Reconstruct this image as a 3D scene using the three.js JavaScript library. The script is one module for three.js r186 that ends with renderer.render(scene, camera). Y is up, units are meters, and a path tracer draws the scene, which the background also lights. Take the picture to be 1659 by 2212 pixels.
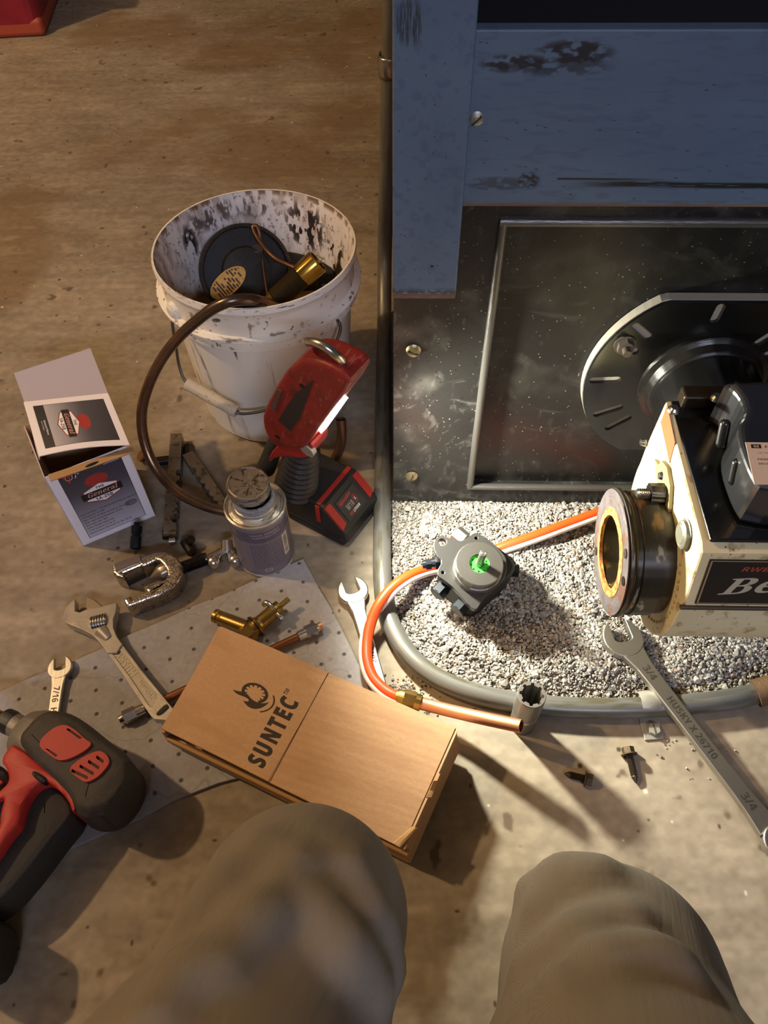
import * as THREE from 'three';
import { RoundedBoxGeometry } from 'three/addons/geometries/RoundedBoxGeometry.js';
import { mergeGeometries, mergeVertices, toCreasedNormals } from 'three/addons/utils/BufferGeometryUtils.js';
import { MarchingCubes } from 'three/addons/objects/MarchingCubes.js';
import { RectAreaLightUniformsLib } from 'three/addons/lights/RectAreaLightUniformsLib.js';
import { FontLoader } from 'three/addons/loaders/FontLoader.js';
import { TextGeometry } from 'three/addons/geometries/TextGeometry.js';

// ---------------------------------------------------------------- camera, lights, exposure
const V3 = (x = 0, y = 0, z = 0) => new THREE.Vector3(x, y, z);
const FOCAL = 1662, CX = 829.5, CY = 1106, CAM_HEIGHT = 0.77;
const scene = new THREE.Scene();
scene.background = new THREE.Color(0x000000);
const camera = new THREE.PerspectiveCamera(THREE.MathUtils.radToDeg(2 * Math.atan(1106 / FOCAL)), 1659 / 2212, 0.02, 30);
camera.rotation.order = 'YXZ';
camera.position.set(0, CAM_HEIGHT, 0);
camera.rotation.set(THREE.MathUtils.degToRad(-53), 0, THREE.MathUtils.degToRad(-0.94));
camera.updateMatrixWorld(true);

const renderer = new THREE.WebGLRenderer({ antialias: true });
renderer.toneMapping = THREE.LinearToneMapping;
renderer.toneMappingExposure = 1.0;
renderer.shadowMap.enabled = true;
RectAreaLightUniformsLib.init();

const WARM = new THREE.Color(1.0, 0.66, 0.35), COOL = new THREE.Color(0.72, 0.77, 1.0), LED = new THREE.Color(1.0, 0.98, 0.82);
const BULB_AT = V3(-1.75, 1.95, -0.80), BATTEN_AT = V3(0.25, 1.95, 1.93);
// bare warm bulb hanging to the left of the boiler
const bulbLight = new THREE.PointLight(WARM, 9.4, 0, 2);
bulbLight.position.copy(BULB_AT); bulbLight.castShadow = true; bulbLight.shadow.radius = 2; scene.add(bulbLight);
// cool batten on the wall behind the camera
const battenLight = new THREE.RectAreaLight(COOL, 105, 1.2, 0.14);
battenLight.position.copy(BATTEN_AT); battenLight.lookAt(0.1, 0.1, -0.5); scene.add(battenLight);
// (the work light's own lamp is made in its builder)

// ---------------------------------------------------------------- pixel -> direction helpers (a pixel gives a ray, a plane gives the distance)
const camR = V3().setFromMatrixColumn(camera.matrixWorld, 0), camU = V3().setFromMatrixColumn(camera.matrixWorld, 1), camF = V3().setFromMatrixColumn(camera.matrixWorld, 2).negate();
const ray = (x, y) => camF.clone().addScaledVector(camR, (x - CX) / FOCAL).addScaledVector(camU, -(y - CY) / FOCAL);
function wp(x, y, h = 0) { const d = ray(x, y), t = (h - CAM_HEIGHT) / d.y; return V3(0, CAM_HEIGHT, 0).addScaledVector(d, t); }
function onPlane(x, y, p0, n) { const d = ray(x, y), o = V3(0, CAM_HEIGHT, 0); return o.clone().addScaledVector(d, p0.clone().sub(o).dot(n) / d.dot(n)); }
const zoomed = (ox, oy, s) => (x, y) => [ox + x / s, oy + y / s];

// ---------------------------------------------------------------- random, noise, textures
function mulberry(a) { return () => { a |= 0; a = a + 0x6D2B79F5 | 0; let t = Math.imul(a ^ a >>> 15, 1 | a); t = t + Math.imul(t ^ t >>> 7, 61 | t) ^ t; return ((t ^ t >>> 14) >>> 0) / 4294967296; }; }
const rnd = mulberry(20240611);
const hash = (x, y, s) => { let h = Math.imul(x, 374761393) + Math.imul(y, 668265263) + Math.imul(s, 2147483647) | 0; h = Math.imul(h ^ h >>> 13, 1274126177); return ((h ^ h >>> 16) >>> 0) / 4294967296; };
function vnoise(x, y, s = 0) { const xi = Math.floor(x), yi = Math.floor(y), fx = x - xi, fy = y - yi, u = fx * fx * (3 - 2 * fx), v = fy * fy * (3 - 2 * fy); const a = hash(xi, yi, s), b = hash(xi + 1, yi, s), c = hash(xi, yi + 1, s), d = hash(xi + 1, yi + 1, s); return a + (b - a) * u + (c - a) * v + (a - b - c + d) * u * v; }
function fbm(x, y, o = 4, s = 0) { let a = 0.5, t = 0, n = 0; for (let i = 0; i < o; i++) { t += a * vnoise(x, y, s + i); n += a; x *= 2.03; y *= 2.03; a *= 0.5; } return t / n; }
const smooth = (a, b, x) => { const t = Math.min(1, Math.max(0, (x - a) / (b - a))); return t * t * (3 - 2 * t); };
const lerp3 = (a, b, t) => [a[0] + (b[0] - a[0]) * t, a[1] + (b[1] - a[1]) * t, a[2] + (b[2] - a[2]) * t];
function tex(w, h, fn, srgb = true, repeat = true) {
  const d = new Uint8Array(w * h * 4);
  for (let j = 0; j < h; j++) for (let i = 0; i < w; i++) { const c = fn(i / w, j / h), k = (j * w + i) * 4; if (Array.isArray(c)) { d[k] = Math.max(0, Math.min(255, c[0])); d[k + 1] = Math.max(0, Math.min(255, c[1])); d[k + 2] = Math.max(0, Math.min(255, c[2])); } else d[k] = d[k + 1] = d[k + 2] = Math.max(0, Math.min(255, c)); d[k + 3] = 255; }
  const t = new THREE.DataTexture(d, w, h); t.magFilter = THREE.LinearFilter; t.minFilter = THREE.LinearFilter; if (repeat) t.wrapS = t.wrapT = THREE.RepeatWrapping; if (srgb) t.colorSpace = THREE.SRGBColorSpace; t.needsUpdate = true; return t;
}
function canvasTex(w, h, draw) { const c = document.createElement('canvas'); c.width = w; c.height = h; const g = c.getContext('2d'); draw(g, w, h); const t = new THREE.CanvasTexture(c); t.colorSpace = THREE.SRGBColorSpace; t.magFilter = THREE.LinearFilter; return t; }
const mixed = (p, q, t) => Array.isArray(p) ? lerp3(p, q, t) : p + (q - p) * t;
const seamless = (f) => (u, v) => { const a = u < 0.75 ? f(u, v) : mixed(f(u, v), f(u - 1, v), smooth(0.75, 1, u)); if (v < 0.75) return a; const b = u < 0.75 ? f(u, v - 1) : mixed(f(u, v - 1), f(u - 1, v - 1), smooth(0.75, 1, u)); return mixed(a, b, smooth(0.75, 1, v)); };

// ---------------------------------------------------------------- geometry helpers
function clean(g) { g = g.index ? g.toNonIndexed() : g.clone(); for (const k of Object.keys(g.attributes)) if (!['position', 'normal', 'uv'].includes(k)) g.deleteAttribute(k); if (!g.attributes.normal) g.computeVertexNormals(); if (!g.attributes.uv) g.setAttribute('uv', new THREE.Float32BufferAttribute(new Float32Array(g.attributes.position.count * 2), 2)); g.morphAttributes = {}; return g; }
const merge = (...gs) => mergeGeometries(gs.flat().map(clean));
function box(w, h, d, x = 0, y = 0, z = 0, r = 0) { const g = r ? new RoundedBoxGeometry(w, h, d, 2, Math.min(r, w / 2.01, h / 2.01, d / 2.01)) : new THREE.BoxGeometry(w, h, d); return g.translate(x, y, z); }
const lathe = (pts, seg = 40) => new THREE.LatheGeometry(pts.map(p => new THREE.Vector2(p[0], p[1])), seg);
function creased(g, a = 0.6) { return toCreasedNormals(g, a); }
const turned = (pts, seg = 40, a = 0.6) => creased(lathe(pts, seg), a);
const hexagon = (r, h, seg = 6) => { const g = new THREE.CylinderGeometry(r, r, h, seg).toNonIndexed(); g.computeVertexNormals(); return g; };
function aim(g, at, dir) { const q = new THREE.Quaternion().setFromUnitVectors(V3(0, 1, 0), dir.clone().normalize()); return g.applyQuaternion(q).translate(at.x, at.y, at.z); }
function rod(p, q, r, r2 = r, seg = 16) { const d = q.clone().sub(p); return aim(new THREE.CylinderGeometry(r2, r, d.length(), seg), p.clone().add(q).multiplyScalar(0.5), d); }
function tube(pts, r, seg = 80, rad = 12, tension = 0.5) { return new THREE.TubeGeometry(new THREE.CatmullRomCurve3(pts, false, 'centripetal', tension), seg, r, rad, false); }
const wound = (pts, cw) => { const v = pts.map(p => new THREE.Vector2(p[0], p[1])); return THREE.ShapeUtils.isClockWise(v) === cw ? v : v.reverse(); };
function shapeOf(pts, holes = []) { const s = new THREE.Shape(wound(pts, false)); for (const h of holes) s.holes.push(new THREE.Path(wound(h, true))); return s; }
// a slab lying in the local xz plane; shape point (x, y) -> local (x, *, y)
function slab(pts, t, y0 = 0, bevel = 0, holes = [], bseg = 2, curve = 12) {
  const s = Array.isArray(pts) ? shapeOf(pts.map(p => [p[0], -p[1]]), holes.map(h => h.map(p => [p[0], -p[1]]))) : pts;
  const g = new THREE.ExtrudeGeometry(s, { depth: Math.max(1e-5, t - 2 * bevel), bevelEnabled: bevel > 0, bevelThickness: bevel, bevelSize: bevel, bevelOffset: -bevel, bevelSegments: bseg, curveSegments: curve });
  g.translate(0, 0, bevel); g.rotateX(-Math.PI / 2); g.translate(0, y0, 0); return g;
}
const circle = (r, n = 24, x = 0, y = 0, a0 = 0, a1 = Math.PI * 2) => Array.from({ length: n }, (_, i) => { const a = a0 + (a1 - a0) * i / (Math.abs(a1 - a0) > 6.2 ? n : n - 1); return [x + r * Math.cos(a), y + r * Math.sin(a)]; });
function rounded(pts, r = 0.3, n = 4) { // Chaikin-like corner rounding of a closed polygon
  for (let k = 0; k < n; k++) { const o = []; for (let i = 0; i < pts.length; i++) { const a = pts[i], b = pts[(i + 1) % pts.length]; o.push([a[0] + (b[0] - a[0]) * 0.25, a[1] + (b[1] - a[1]) * 0.25], [a[0] + (b[0] - a[0]) * 0.75, a[1] + (b[1] - a[1]) * 0.75]); } pts = o; } return pts;
}
function metreUV(g, s = 1) { g = clean(g); const p = g.attributes.position, n = g.attributes.normal, uv = g.attributes.uv; for (let i = 0; i < p.count; i++) { const ax = Math.abs(n.getX(i)), ay = Math.abs(n.getY(i)), az = Math.abs(n.getZ(i)); if (ay >= ax && ay >= az) uv.setXY(i, p.getX(i) / s, p.getZ(i) / s); else if (az >= ax) uv.setXY(i, p.getX(i) / s, p.getY(i) / s); else uv.setXY(i, p.getZ(i) / s, p.getY(i) / s); } return g; }
// four-cornered sheet with a little thickness; corners a b c d go round, uv (0,1) (1,1) (1,0) (0,0)
function sheet(a, b, c, d, nu = 1, nv = 1, bend = () => 0, th = 0.0004, side = 1) {
  const n = b.clone().sub(a).cross(d.clone().sub(a)).normalize().multiplyScalar(side), pos = [], uv = [], idx = [];
  for (const k of [0, 1]) for (let j = 0; j <= nv; j++) for (let i = 0; i <= nu; i++) { const u = i / nu, v = j / nv, p = a.clone().lerp(b, u).lerp(d.clone().lerp(c, u), v).addScaledVector(n, bend(u, v) - k * th); pos.push(p.x, p.y, p.z); uv.push(u, 1 - v); }
  const N = (nu + 1) * (nv + 1), at = (k, i, j) => k * N + j * (nu + 1) + i;
  for (let j = 0; j < nv; j++) for (let i = 0; i < nu; i++) { idx.push(at(0, i, j), at(0, i + 1, j), at(0, i + 1, j + 1), at(0, i, j), at(0, i + 1, j + 1), at(0, i, j + 1)); idx.push(at(1, i, j), at(1, i + 1, j + 1), at(1, i + 1, j), at(1, i, j), at(1, i, j + 1), at(1, i + 1, j + 1)); }
  const rim = []; for (let i = 0; i < nu; i++) rim.push([i, 0]); for (let j = 0; j < nv; j++) rim.push([nu, j]); for (let i = nu; i > 0; i--) rim.push([i, nv]); for (let j = nv; j > 0; j--) rim.push([0, j]);
  rim.forEach((p, k) => { const q = rim[(k + 1) % rim.length]; idx.push(at(0, ...p), at(1, ...p), at(1, ...q), at(0, ...p), at(1, ...q), at(0, ...q)); });
  const g = new THREE.BufferGeometry(); g.setAttribute('position', new THREE.Float32BufferAttribute(pos, 3)); g.setAttribute('uv', new THREE.Float32BufferAttribute(uv, 2)); g.setIndex(idx); const o = g.toNonIndexed(); o.computeVertexNormals(); return toCreasedNormals(o, 0.5);
}
const font = await new FontLoader().loadAsync('fonts/droid/droid_sans_bold.typeface.json');
function letters(s, size, depth = 0.0004) { const g = new TextGeometry(s, { font, size, depth, curveSegments: 3, bevelEnabled: false }); g.computeBoundingBox(); g.translate(0, -size / 2, 0); g.rotateX(-Math.PI / 2); return g; } // flat on y, reading along +x

// ---------------------------------------------------------------- object helpers
const taken = {};
function numbered(n) { taken[n] = (taken[n] ?? -1) + 1; return taken[n] ? `${n}_${String(taken[n]).padStart(3, '0')}` : n; }
function shade(m) { m.castShadow = true; m.receiveShadow = true; return m; }
function part(name, g, m, parent, label) { const o = shade(new THREE.Mesh(g, m)); o.name = name; if (label) o.userData.label = label; parent.add(o); return o; }
function thing(name, label, category, at = V3(), turn = 0, group) { const o = new THREE.Group(); o.name = numbered(name); o.position.copy(at); o.rotation.y = turn; o.userData = { label, category }; if (group) o.userData.group = group; scene.add(o); o.updateMatrixWorld(true); return o; }
function solo(name, g, m, label, category, at, group) { const o = shade(new THREE.Mesh(g.translate(-at.x, -at.y, -at.z), m)); o.name = numbered(name); o.position.copy(at); o.userData = { label, category }; if (group) o.userData.group = group; scene.add(o); return o; }
function local(o, g) { return g.applyMatrix4(o.matrixWorld.clone().invert()); }           // world geometry -> the thing's own frame
const localP = (o, p) => o.worldToLocal(p.clone());
function structure(name, g, m) { const o = shade(new THREE.Mesh(g, m)); o.name = name; o.userData.kind = 'structure'; scene.add(o); return o; }
const heading = (a, b) => Math.atan2(-(b.z - a.z), b.x - a.x);                              // turn that lays local +x along a -> b
const M = (color, roughness = 0.6, metalness = 0, more = {}) => new THREE.MeshStandardMaterial({ color, roughness, metalness, ...more });
const P = (color, roughness = 0.6, metalness = 0, more = {}) => new THREE.MeshPhysicalMaterial({ color, roughness, metalness, ...more });

// ---------------------------------------------------------------- shared procedural textures
const grainBump = tex(512, 512, seamless((u, v) => 255 * (0.5 * fbm(u * 60, v * 60, 3, 3) + 0.5 * fbm(u * 14, v * 14, 3, 9))), false);
const brushedBump = tex(512, 512, seamless((u, v) => 255 * fbm(u * 8, v * 160, 3, 21)), false);
const smudge = tex(512, 512, seamless((u, v) => 150 + 90 * fbm(u * 9, v * 9, 5, 31)), false);          // roughness variation
const FLOOR = { x0: -1.6, z0: -2.9, s: 3.2 };
const concreteFn = (u, v) => {
  const x = u * 3.2, y = v * 3.2;
  const big = fbm(x * 2.2, y * 2.6, 4, 1), mid = fbm(x * 11, y * 24, 4, 5), fine = fbm(x * 120, y * 160, 3, 8), tr = fbm(x * 9, y * 90, 3, 12);
  let t = 0.50 + (big - 0.5) * 0.5 + (mid - 0.5) * 0.42 + (fine - 0.5) * 0.45 + (tr - 0.5) * 0.30;
  let c = lerp3([102, 91, 76], [176, 163, 142], t);
  const st = smooth(0.60, 0.74, fbm(x * 3.1 + 7, y * 3.4, 5, 44)); c = lerp3(c, [112, 86, 56], st * 0.5);
  const wear = smooth(0.62, 0.8, fbm(x * 26, y * 60, 3, 71)); c = lerp3(c, [196, 184, 158], wear * 0.2);
  const sp = hash(Math.floor(x * 380), Math.floor(y * 380), 77); if (sp > 0.9985) c = lerp3(c, [46, 34, 24], 0.8); else if (sp < 0.0004) c = [214, 206, 186];
  const blot = fbm(x * 42, y * 42, 3, 91); c = lerp3(c, [72, 56, 40], smooth(0.80, 0.86, blot) * 0.6);
  return c;
};
const concreteMap = tex(1600, 1600, concreteFn, true, false);
const concreteBump = tex(1024, 1024, (u, v) => 255 * (0.6 * fbm(u * 330, v * 330, 3, 8) + 0.4 * fbm(u * 40, v * 90, 3, 5)), false, false);
const concrete = M(0xffffff, 0.78, 0, { map: concreteMap, bumpMap: concreteBump, bumpScale: 0.0009 });
const plaster = M(0x8d8578, 0.9, 0, { bumpMap: grainBump, bumpScale: 0.001 });
const whitewash = M(0x9a948a, 0.9);

const paint = (hex, rough, more = {}) => M(hex, rough, 0, { bumpMap: grainBump, bumpScale: 0.00015, ...more });
const chrome = M(0xc9c9c6, 0.22, 1, { bumpMap: grainBump, bumpScale: 0.00006 });
const steel = M(0xa9a6a0, 0.36, 1, { roughnessMap: smudge, bumpMap: grainBump, bumpScale: 0.0001 });
const satinSteel = M(0xb4b1ab, 0.42, 1, { bumpMap: brushedBump, bumpScale: 0.00008 });
const darkSteel = M(0x4a4744, 0.42, 1, { roughnessMap: smudge });
const castIron = M(0x2c2b2b, 0.55, 0.6, { bumpMap: grainBump, bumpScale: 0.0003 });
const blackPlastic = M(0x1a1a1b, 0.5, 0, { bumpMap: grainBump, bumpScale: 0.00015 });
const rubber = M(0x2b2926, 0.78, 0, { bumpMap: grainBump, bumpScale: 0.0003 });
const redPlastic = M(0x93201b, 0.45, 0, { bumpMap: grainBump, bumpScale: 0.0001 });
const brass = M(0xa88a4e, 0.3, 1, { bumpMap: grainBump, bumpScale: 0.0001 });
const copper = M(0xc98c6a, 0.4, 0.75, { bumpMap: grainBump, bumpScale: 0.00005 });
const oldCopper = M(0x755640, 0.4, 0.8, { bumpMap: grainBump, bumpScale: 0.0001 });

// ---------------------------------------------------------------- the room
{
  const fl = new THREE.PlaneGeometry(6, 6, 1, 1); fl.rotateX(-Math.PI / 2); fl.translate(0, 0, -1);
  const g = clean(new THREE.BoxGeometry(6, 0.1, 6)).translate(0, -0.05, -1);
  const p = g.attributes.position, uv = g.attributes.uv; for (let i = 0; i < p.count; i++) uv.setXY(i, (p.getX(i) - FLOOR.x0) / FLOOR.s, (p.getZ(i) - FLOOR.z0) / FLOOR.s);
  concreteMap.wrapS = concreteMap.wrapT = concreteBump.wrapS = concreteBump.wrapT = THREE.MirroredRepeatWrapping;
  structure('floor', g, concrete);
  structure('ceiling', box(6.2, 0.1, 6.2, 0, 2.47, -1), whitewash);
  structure('wall_back', metreUV(box(6.2, 2.42, 0.1, 0, 1.21, -4.05)), plaster);
  structure('wall_front', metreUV(box(6.2, 2.42, 0.1, 0, 1.21, 2.05)), plaster);
  structure('wall_left', metreUV(box(0.1, 2.42, 6, -3.05, 1.21, -1)), plaster);
  structure('wall_right', metreUV(box(0.1, 2.42, 6, 3.05, 1.21, -1)), plaster);
  // the lamps that light the place (out of frame)
  const pend = thing('pendant_lamp', 'bare warm bulb hanging on a black cord from the ceiling', 'lamp', BULB_AT);
  part('bulb', turned([[0, -0.062], [0.016, -0.058], [0.028, -0.04], [0.030, -0.022], [0.024, 0], [0.014, 0.022], [0.013, 0.04], [0, 0.04]], 24), M(0xfff0d8, 0.5, 0, { emissive: WARM, emissiveIntensity: 6 }), pend);
  part('socket', turned([[0, 0.038], [0.018, 0.038], [0.02, 0.07], [0.012, 0.085], [0, 0.085]], 20), blackPlastic, pend);
  part('cord', rod(V3(0, 0.08, 0), V3(0, 2.42 - BULB_AT.y, 0), 0.004), blackPlastic, pend);
  const bat = thing('wall_batten_light', 'long white batten light fixed to the wall', 'lamp', BATTEN_AT);
  part('housing', box(1.26, 0.18, 0.05, 0, 0, 0.038, 0.01), M(0xdddddd, 0.5), bat);
  part('diffuser', box(1.2, 0.14, 0.006, 0, 0, 0.010, 0.002), M(0xffffff, 0.6, 0, { emissive: COOL, emissiveIntensity: 4 }), bat);
}

// ---------------------------------------------------------------- boiler frame: local x along the front, y up, z towards the camera
const boiler = thing('boiler', 'blue sheet metal boiler with a black steel front plate', 'boiler', wp(850, 1075, 0.012).setY(0), THREE.MathUtils.degToRad(-2));
const bN = V3(Math.sin(boiler.rotation.y), 0, Math.cos(boiler.rotation.y)), bU = V3(Math.cos(boiler.rotation.y), 0, -Math.sin(boiler.rotation.y));
const bl = (x, y, d = 0) => localP(boiler, onPlane(x, y, boiler.position.clone().addScaledVector(bN, d), bN));      // on the plane d in front of the plate
const bu = (x, y, u) => localP(boiler, onPlane(x, y, boiler.position.clone().addScaledVector(bU, u), bU));           // on a plane square to the front
const bh = (x, y, h) => localP(boiler, wp(x, y, h));                                                                  // on a level plane
{
  const scratch = (base, hi, seed) => tex(1024, 1024, seamless((u, v) => {
    let c = lerp3(base, hi, smooth(0.42, 0.85, fbm(u * 13, v * 13, 5, seed)) * 0.5);
    const wq = fbm(u * 5, v * 5, 2, seed + 2) * 1.2; const a = fbm(u * 14 + wq * 6, v * 46 - wq * 12, 4, seed + 5); c = lerp3(c, hi, smooth(0.64, 0.82, a) * 0.4);
    const b = fbm(u * 60 - v * 14, v * 30 + u * 25, 4, seed + 7); c = lerp3(c, hi, smooth(0.66, 0.8, b) * 0.3);
    const sp = hash(Math.floor(u * 420), Math.floor(v * 420), seed); if (sp > 0.996) c = lerp3(c, [170, 165, 150], 0.7); if (sp < 0.003) c = [12, 11, 10];
    return c;
  }));
  const plateMap = scratch([40, 39, 38], [112, 110, 104], 51); const plateMat = M(0xffffff, 0.42, 0.35, { map: plateMap, roughnessMap: smudge, bumpMap: grainBump, bumpScale: 0.0002 });
  const rustEdge = M(0xffffff, 0.9, 0, { map: tex(256, 256, seamless((u, v) => lerp3([84, 62, 52], [128, 104, 88], fbm(u * 12, v * 12, 4, 61)))) });
  // blue enamel with scuffs; u across, v up, one picture for the panel
  const panelW = 0.7, scuff = (u, v, cx, cy, rx, ry, s, f = 40) => { const d = ((u - cx) / rx) ** 2 + ((v - cy) / ry) ** 2; return smooth(1.1, 0.25, d) * smooth(0.36, 0.6, fbm(u * f * 3, v * f, 4, s)); };
  const blueBase = (u, v) => { let c = lerp3([74, 93, 115], [88, 107, 128], fbm(u * 7, v * 5, 4, 15)); c = lerp3(c, [64, 78, 104], smooth(0.55, 0.75, fbm(u * 50, v * 44, 3, 16)) * 0.35); if (hash(Math.floor(u * 330), Math.floor(v * 220), 5) > 0.9985) c = [34, 40, 50]; return c; };
  const panelMap = tex(1024, 512, (u, v) => {
    let c = blueBase(u, v); const k = [24, 24, 30];
    c = lerp3(c, k, 0.85 * scuff(u, v, 0.045, 0.83, 0.04, 0.055, 3)); c = lerp3(c, k, 0.9 * scuff(u, v, 0.10, 0.885, 0.042, 0.075, 4)); c = lerp3(c, k, 0.5 * scuff(u, v, 0.085, 0.81, 0.06, 0.05, 6));
    c = lerp3(c, k, 0.85 * scuff(u, v, 0.073, 0.16, 0.014, 0.06, 7, 90)); c = lerp3(c, [20, 22, 20], 0.4 * scuff(u, v, 0.04, 0.14, 0.04, 0.05, 8));
    const y = 0.125 + 0.01 * Math.sin(u * 9) + (fbm(u * 6, 0, 3, 9) - 0.5) * 0.02; if (u > 0.105) { c = lerp3(c, [20, 21, 18], smooth(0.026, 0.008, Math.abs(v - y)) * smooth(0.105, 0.2, u) * smooth(0.2, 0.45, fbm(u * 40, v * 160, 3, 18))); c = lerp3(c, [22, 24, 22], 0.8 * smooth(0.01, 0.003, Math.abs(v - y - 0.035 + 0.05 * (u - 0.105))) * smooth(0.24, 0.15, u)); }
    c = lerp3(c, [88, 74, 62], 0.7 * smooth(0.035, 0.0, v) * smooth(0.4, 0.6, fbm(u * 60, v * 80, 3, 19)));
    return c;
  }, true, false);
  const colMap = tex(256, 1024, (u, v) => { let c = blueBase(u * 0.2 + 3, v * 1.2); c = lerp3(c, [26, 27, 34], 0.6 * scuff(u, v, 0.2, 0.78, 0.2, 0.06, 12, 30)); c = lerp3(c, [40, 38, 38], 0.8 * smooth(0.03, 0.0, v) * smooth(0.3, 0.5, fbm(u * 14, v * 60, 3, 22))); if ((u - 0.6) ** 2 + ((v - 0.105) * 6.5) ** 2 < 0.0007) c = [10, 12, 14]; return c; }, true, false);
  const blue = M(0xffffff, 0.5, 0, { map: panelMap, bumpMap: grainBump, bumpScale: 0.00008 }), blueCol = M(0xffffff, 0.5, 0, { map: colMap });
  const faceUV = (g, x0, x1, y0, y1) => { g = clean(g); const p = g.attributes.position, uv = g.attributes.uv; for (let i = 0; i < p.count; i++) uv.setXY(i, (p.getX(i) - x0) / (x1 - x0), (p.getY(i) - y0) / (y1 - y0)); return g; };
  const inner = bl(1080, 478), corner = bl(1015, 1050), top = 0.44, R = 0.62, cu = corner.x, cv = corner.y, ct = inner.y;
  // black front plate: border strips proud of the pressed-in field
  part('front_plate', metreUV(merge(box(cu, top, 0.010, cu / 2, top / 2, -0.005), box(R + 0.08 - cu, cv, 0.010, (R + 0.08 + cu) / 2, cv / 2, -0.005), box(R + 0.08 - cu, top - ct, 0.010, (R + 0.08 + cu) / 2, (top + ct) / 2, -0.005), box(0.08, ct - cv, 0.01, R + 0.04, (ct + cv) / 2, -0.005)), 0.45), plateMat, boiler, 'scratched black steel front plate');
  part('pressed_panel', metreUV(box(R - cu + 0.004, ct - cv + 0.004, 0.006, (R + cu) / 2, (ct + cv) / 2, -0.0125), 0.45), M(0xffffff, 0.5, 0.2, { map: scratch([24, 23, 22], [66, 64, 58], 57), roughnessMap: smudge, bumpMap: grainBump, bumpScale: 0.0002 }), boiler, 'dull black pressed panel');
  const bead = (p, q) => rod(p, q, 0.0042, 0.0042, 14), bz = 0.0005, beadMat = M(0x5d5b57, 0.45, 0.6, { roughnessMap: smudge, bumpMap: grainBump, bumpScale: 0.0004 });
  part('bead', bead(V3(cu, cv, bz), V3(cu, ct, bz)), beadMat, boiler); part('bead', bead(V3(cu - 0.003, cv, bz), V3(R, cv, bz)), beadMat, boiler); part('bead', bead(V3(cu - 0.003, ct, bz), V3(R, ct, bz)), beadMat, boiler);
  // blue jacket: corner post and lower panel
  const cz = 0.03, c0 = bl(985, 637, cz), c1 = bl(848, 637, cz), pEdge = bl(1002, 442, 0.024), pTop = bl(1025, 64, 0.024);
  const post = part('corner_post', faceUV(box(c0.x - c1.x, 1.05 - c0.y, 0.03, (c0.x + c1.x) / 2, (1.05 + c0.y) / 2, cz - 0.015, 0.002), c1.x, c0.x, c0.y, 0.62), blueCol, boiler, 'blue enamelled corner post');
  colMap.wrapT = THREE.MirroredRepeatWrapping; colMap.wrapS = THREE.ClampToEdgeWrapping;
  part('lip', box(c0.x - c1.x, 0.007, 0.024, (c0.x + c1.x) / 2, c0.y - 0.003, cz - 0.014, 0.002), rustEdge, post, 'rusty folded lower edge');
  part('lower_panel', faceUV(box(panelW, pTop.y - pEdge.y, 0.012, c0.x + panelW / 2 - 0.002, (pTop.y + pEdge.y) / 2, 0.018, 0.0015), c0.x - 0.002, c0.x + panelW, pEdge.y, pTop.y), blue, boiler, 'blue enamelled panel with dark scuffs');
  part('panel_lip', box(panelW, 0.006, 0.012, c0.x + panelW / 2, pEdge.y - 0.003, 0.010), rustEdge, boiler);
  part('shaded_opening', metreUV(box(panelW, 0.4, 0.008, c0.x + panelW / 2, pTop.y + 0.2 + 0.035, -0.09), 0.5), M(0x1b1d26, 0.6), boiler, 'dark sheet standing in for the shaded opening above the blue panel');  // near-black colour stands in for shade inside the open upper jacket
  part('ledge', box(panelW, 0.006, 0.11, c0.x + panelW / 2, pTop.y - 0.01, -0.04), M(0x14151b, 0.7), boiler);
  part('side_panel', metreUV(merge(box(0.004, 0.72, 0.55, c1.x + 0.004, c0.y + 0.36, -0.26), box(0.004, c0.y, 0.55, 0.004, c0.y / 2, -0.28)), 0.3), rustEdge, boiler, 'rusty brown side sheet');
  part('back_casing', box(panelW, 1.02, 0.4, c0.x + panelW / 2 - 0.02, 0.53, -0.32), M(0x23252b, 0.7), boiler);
  // screws
  const screw = (x, y, d, mat, r, tilt, lab) => { const c = bl(x, y, d), g = new THREE.Group(); g.name = 'screw'; g.position.copy(c); g.rotation.z = tilt; boiler.add(g); if (lab) g.userData.label = lab; const head = turned([[0, 0.0048 * r / 0.0066], [r * 0.5, 0.0042 * r / 0.0066], [r * 0.85, 0.0024 * r / 0.0066], [r, 0], [0, 0]], 24, 1.2); head.rotateX(Math.PI / 2); part('screw_head', head, mat, g); part('slot', box(r * 1.7, r * 0.22, 0.0012, 0, 0, 0.0046 * r / 0.0066), M(0x2c2618, 0.7), g); };
  const dullBrass = M(0x9b9170, 0.42, 0.85, { roughnessMap: smudge });
  screw(893, 757, 0.0005, dullBrass, 0.0076, -0.4, 'dull brass slotted screw'); screw(889, 1028, 0.0005, dullBrass, 0.0076, 1.3, 'dull brass slotted screw'); screw(1030, 256, 0.024, M(0x9a9890, 0.45, 0.8), 0.0052, 0.8);
}

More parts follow.
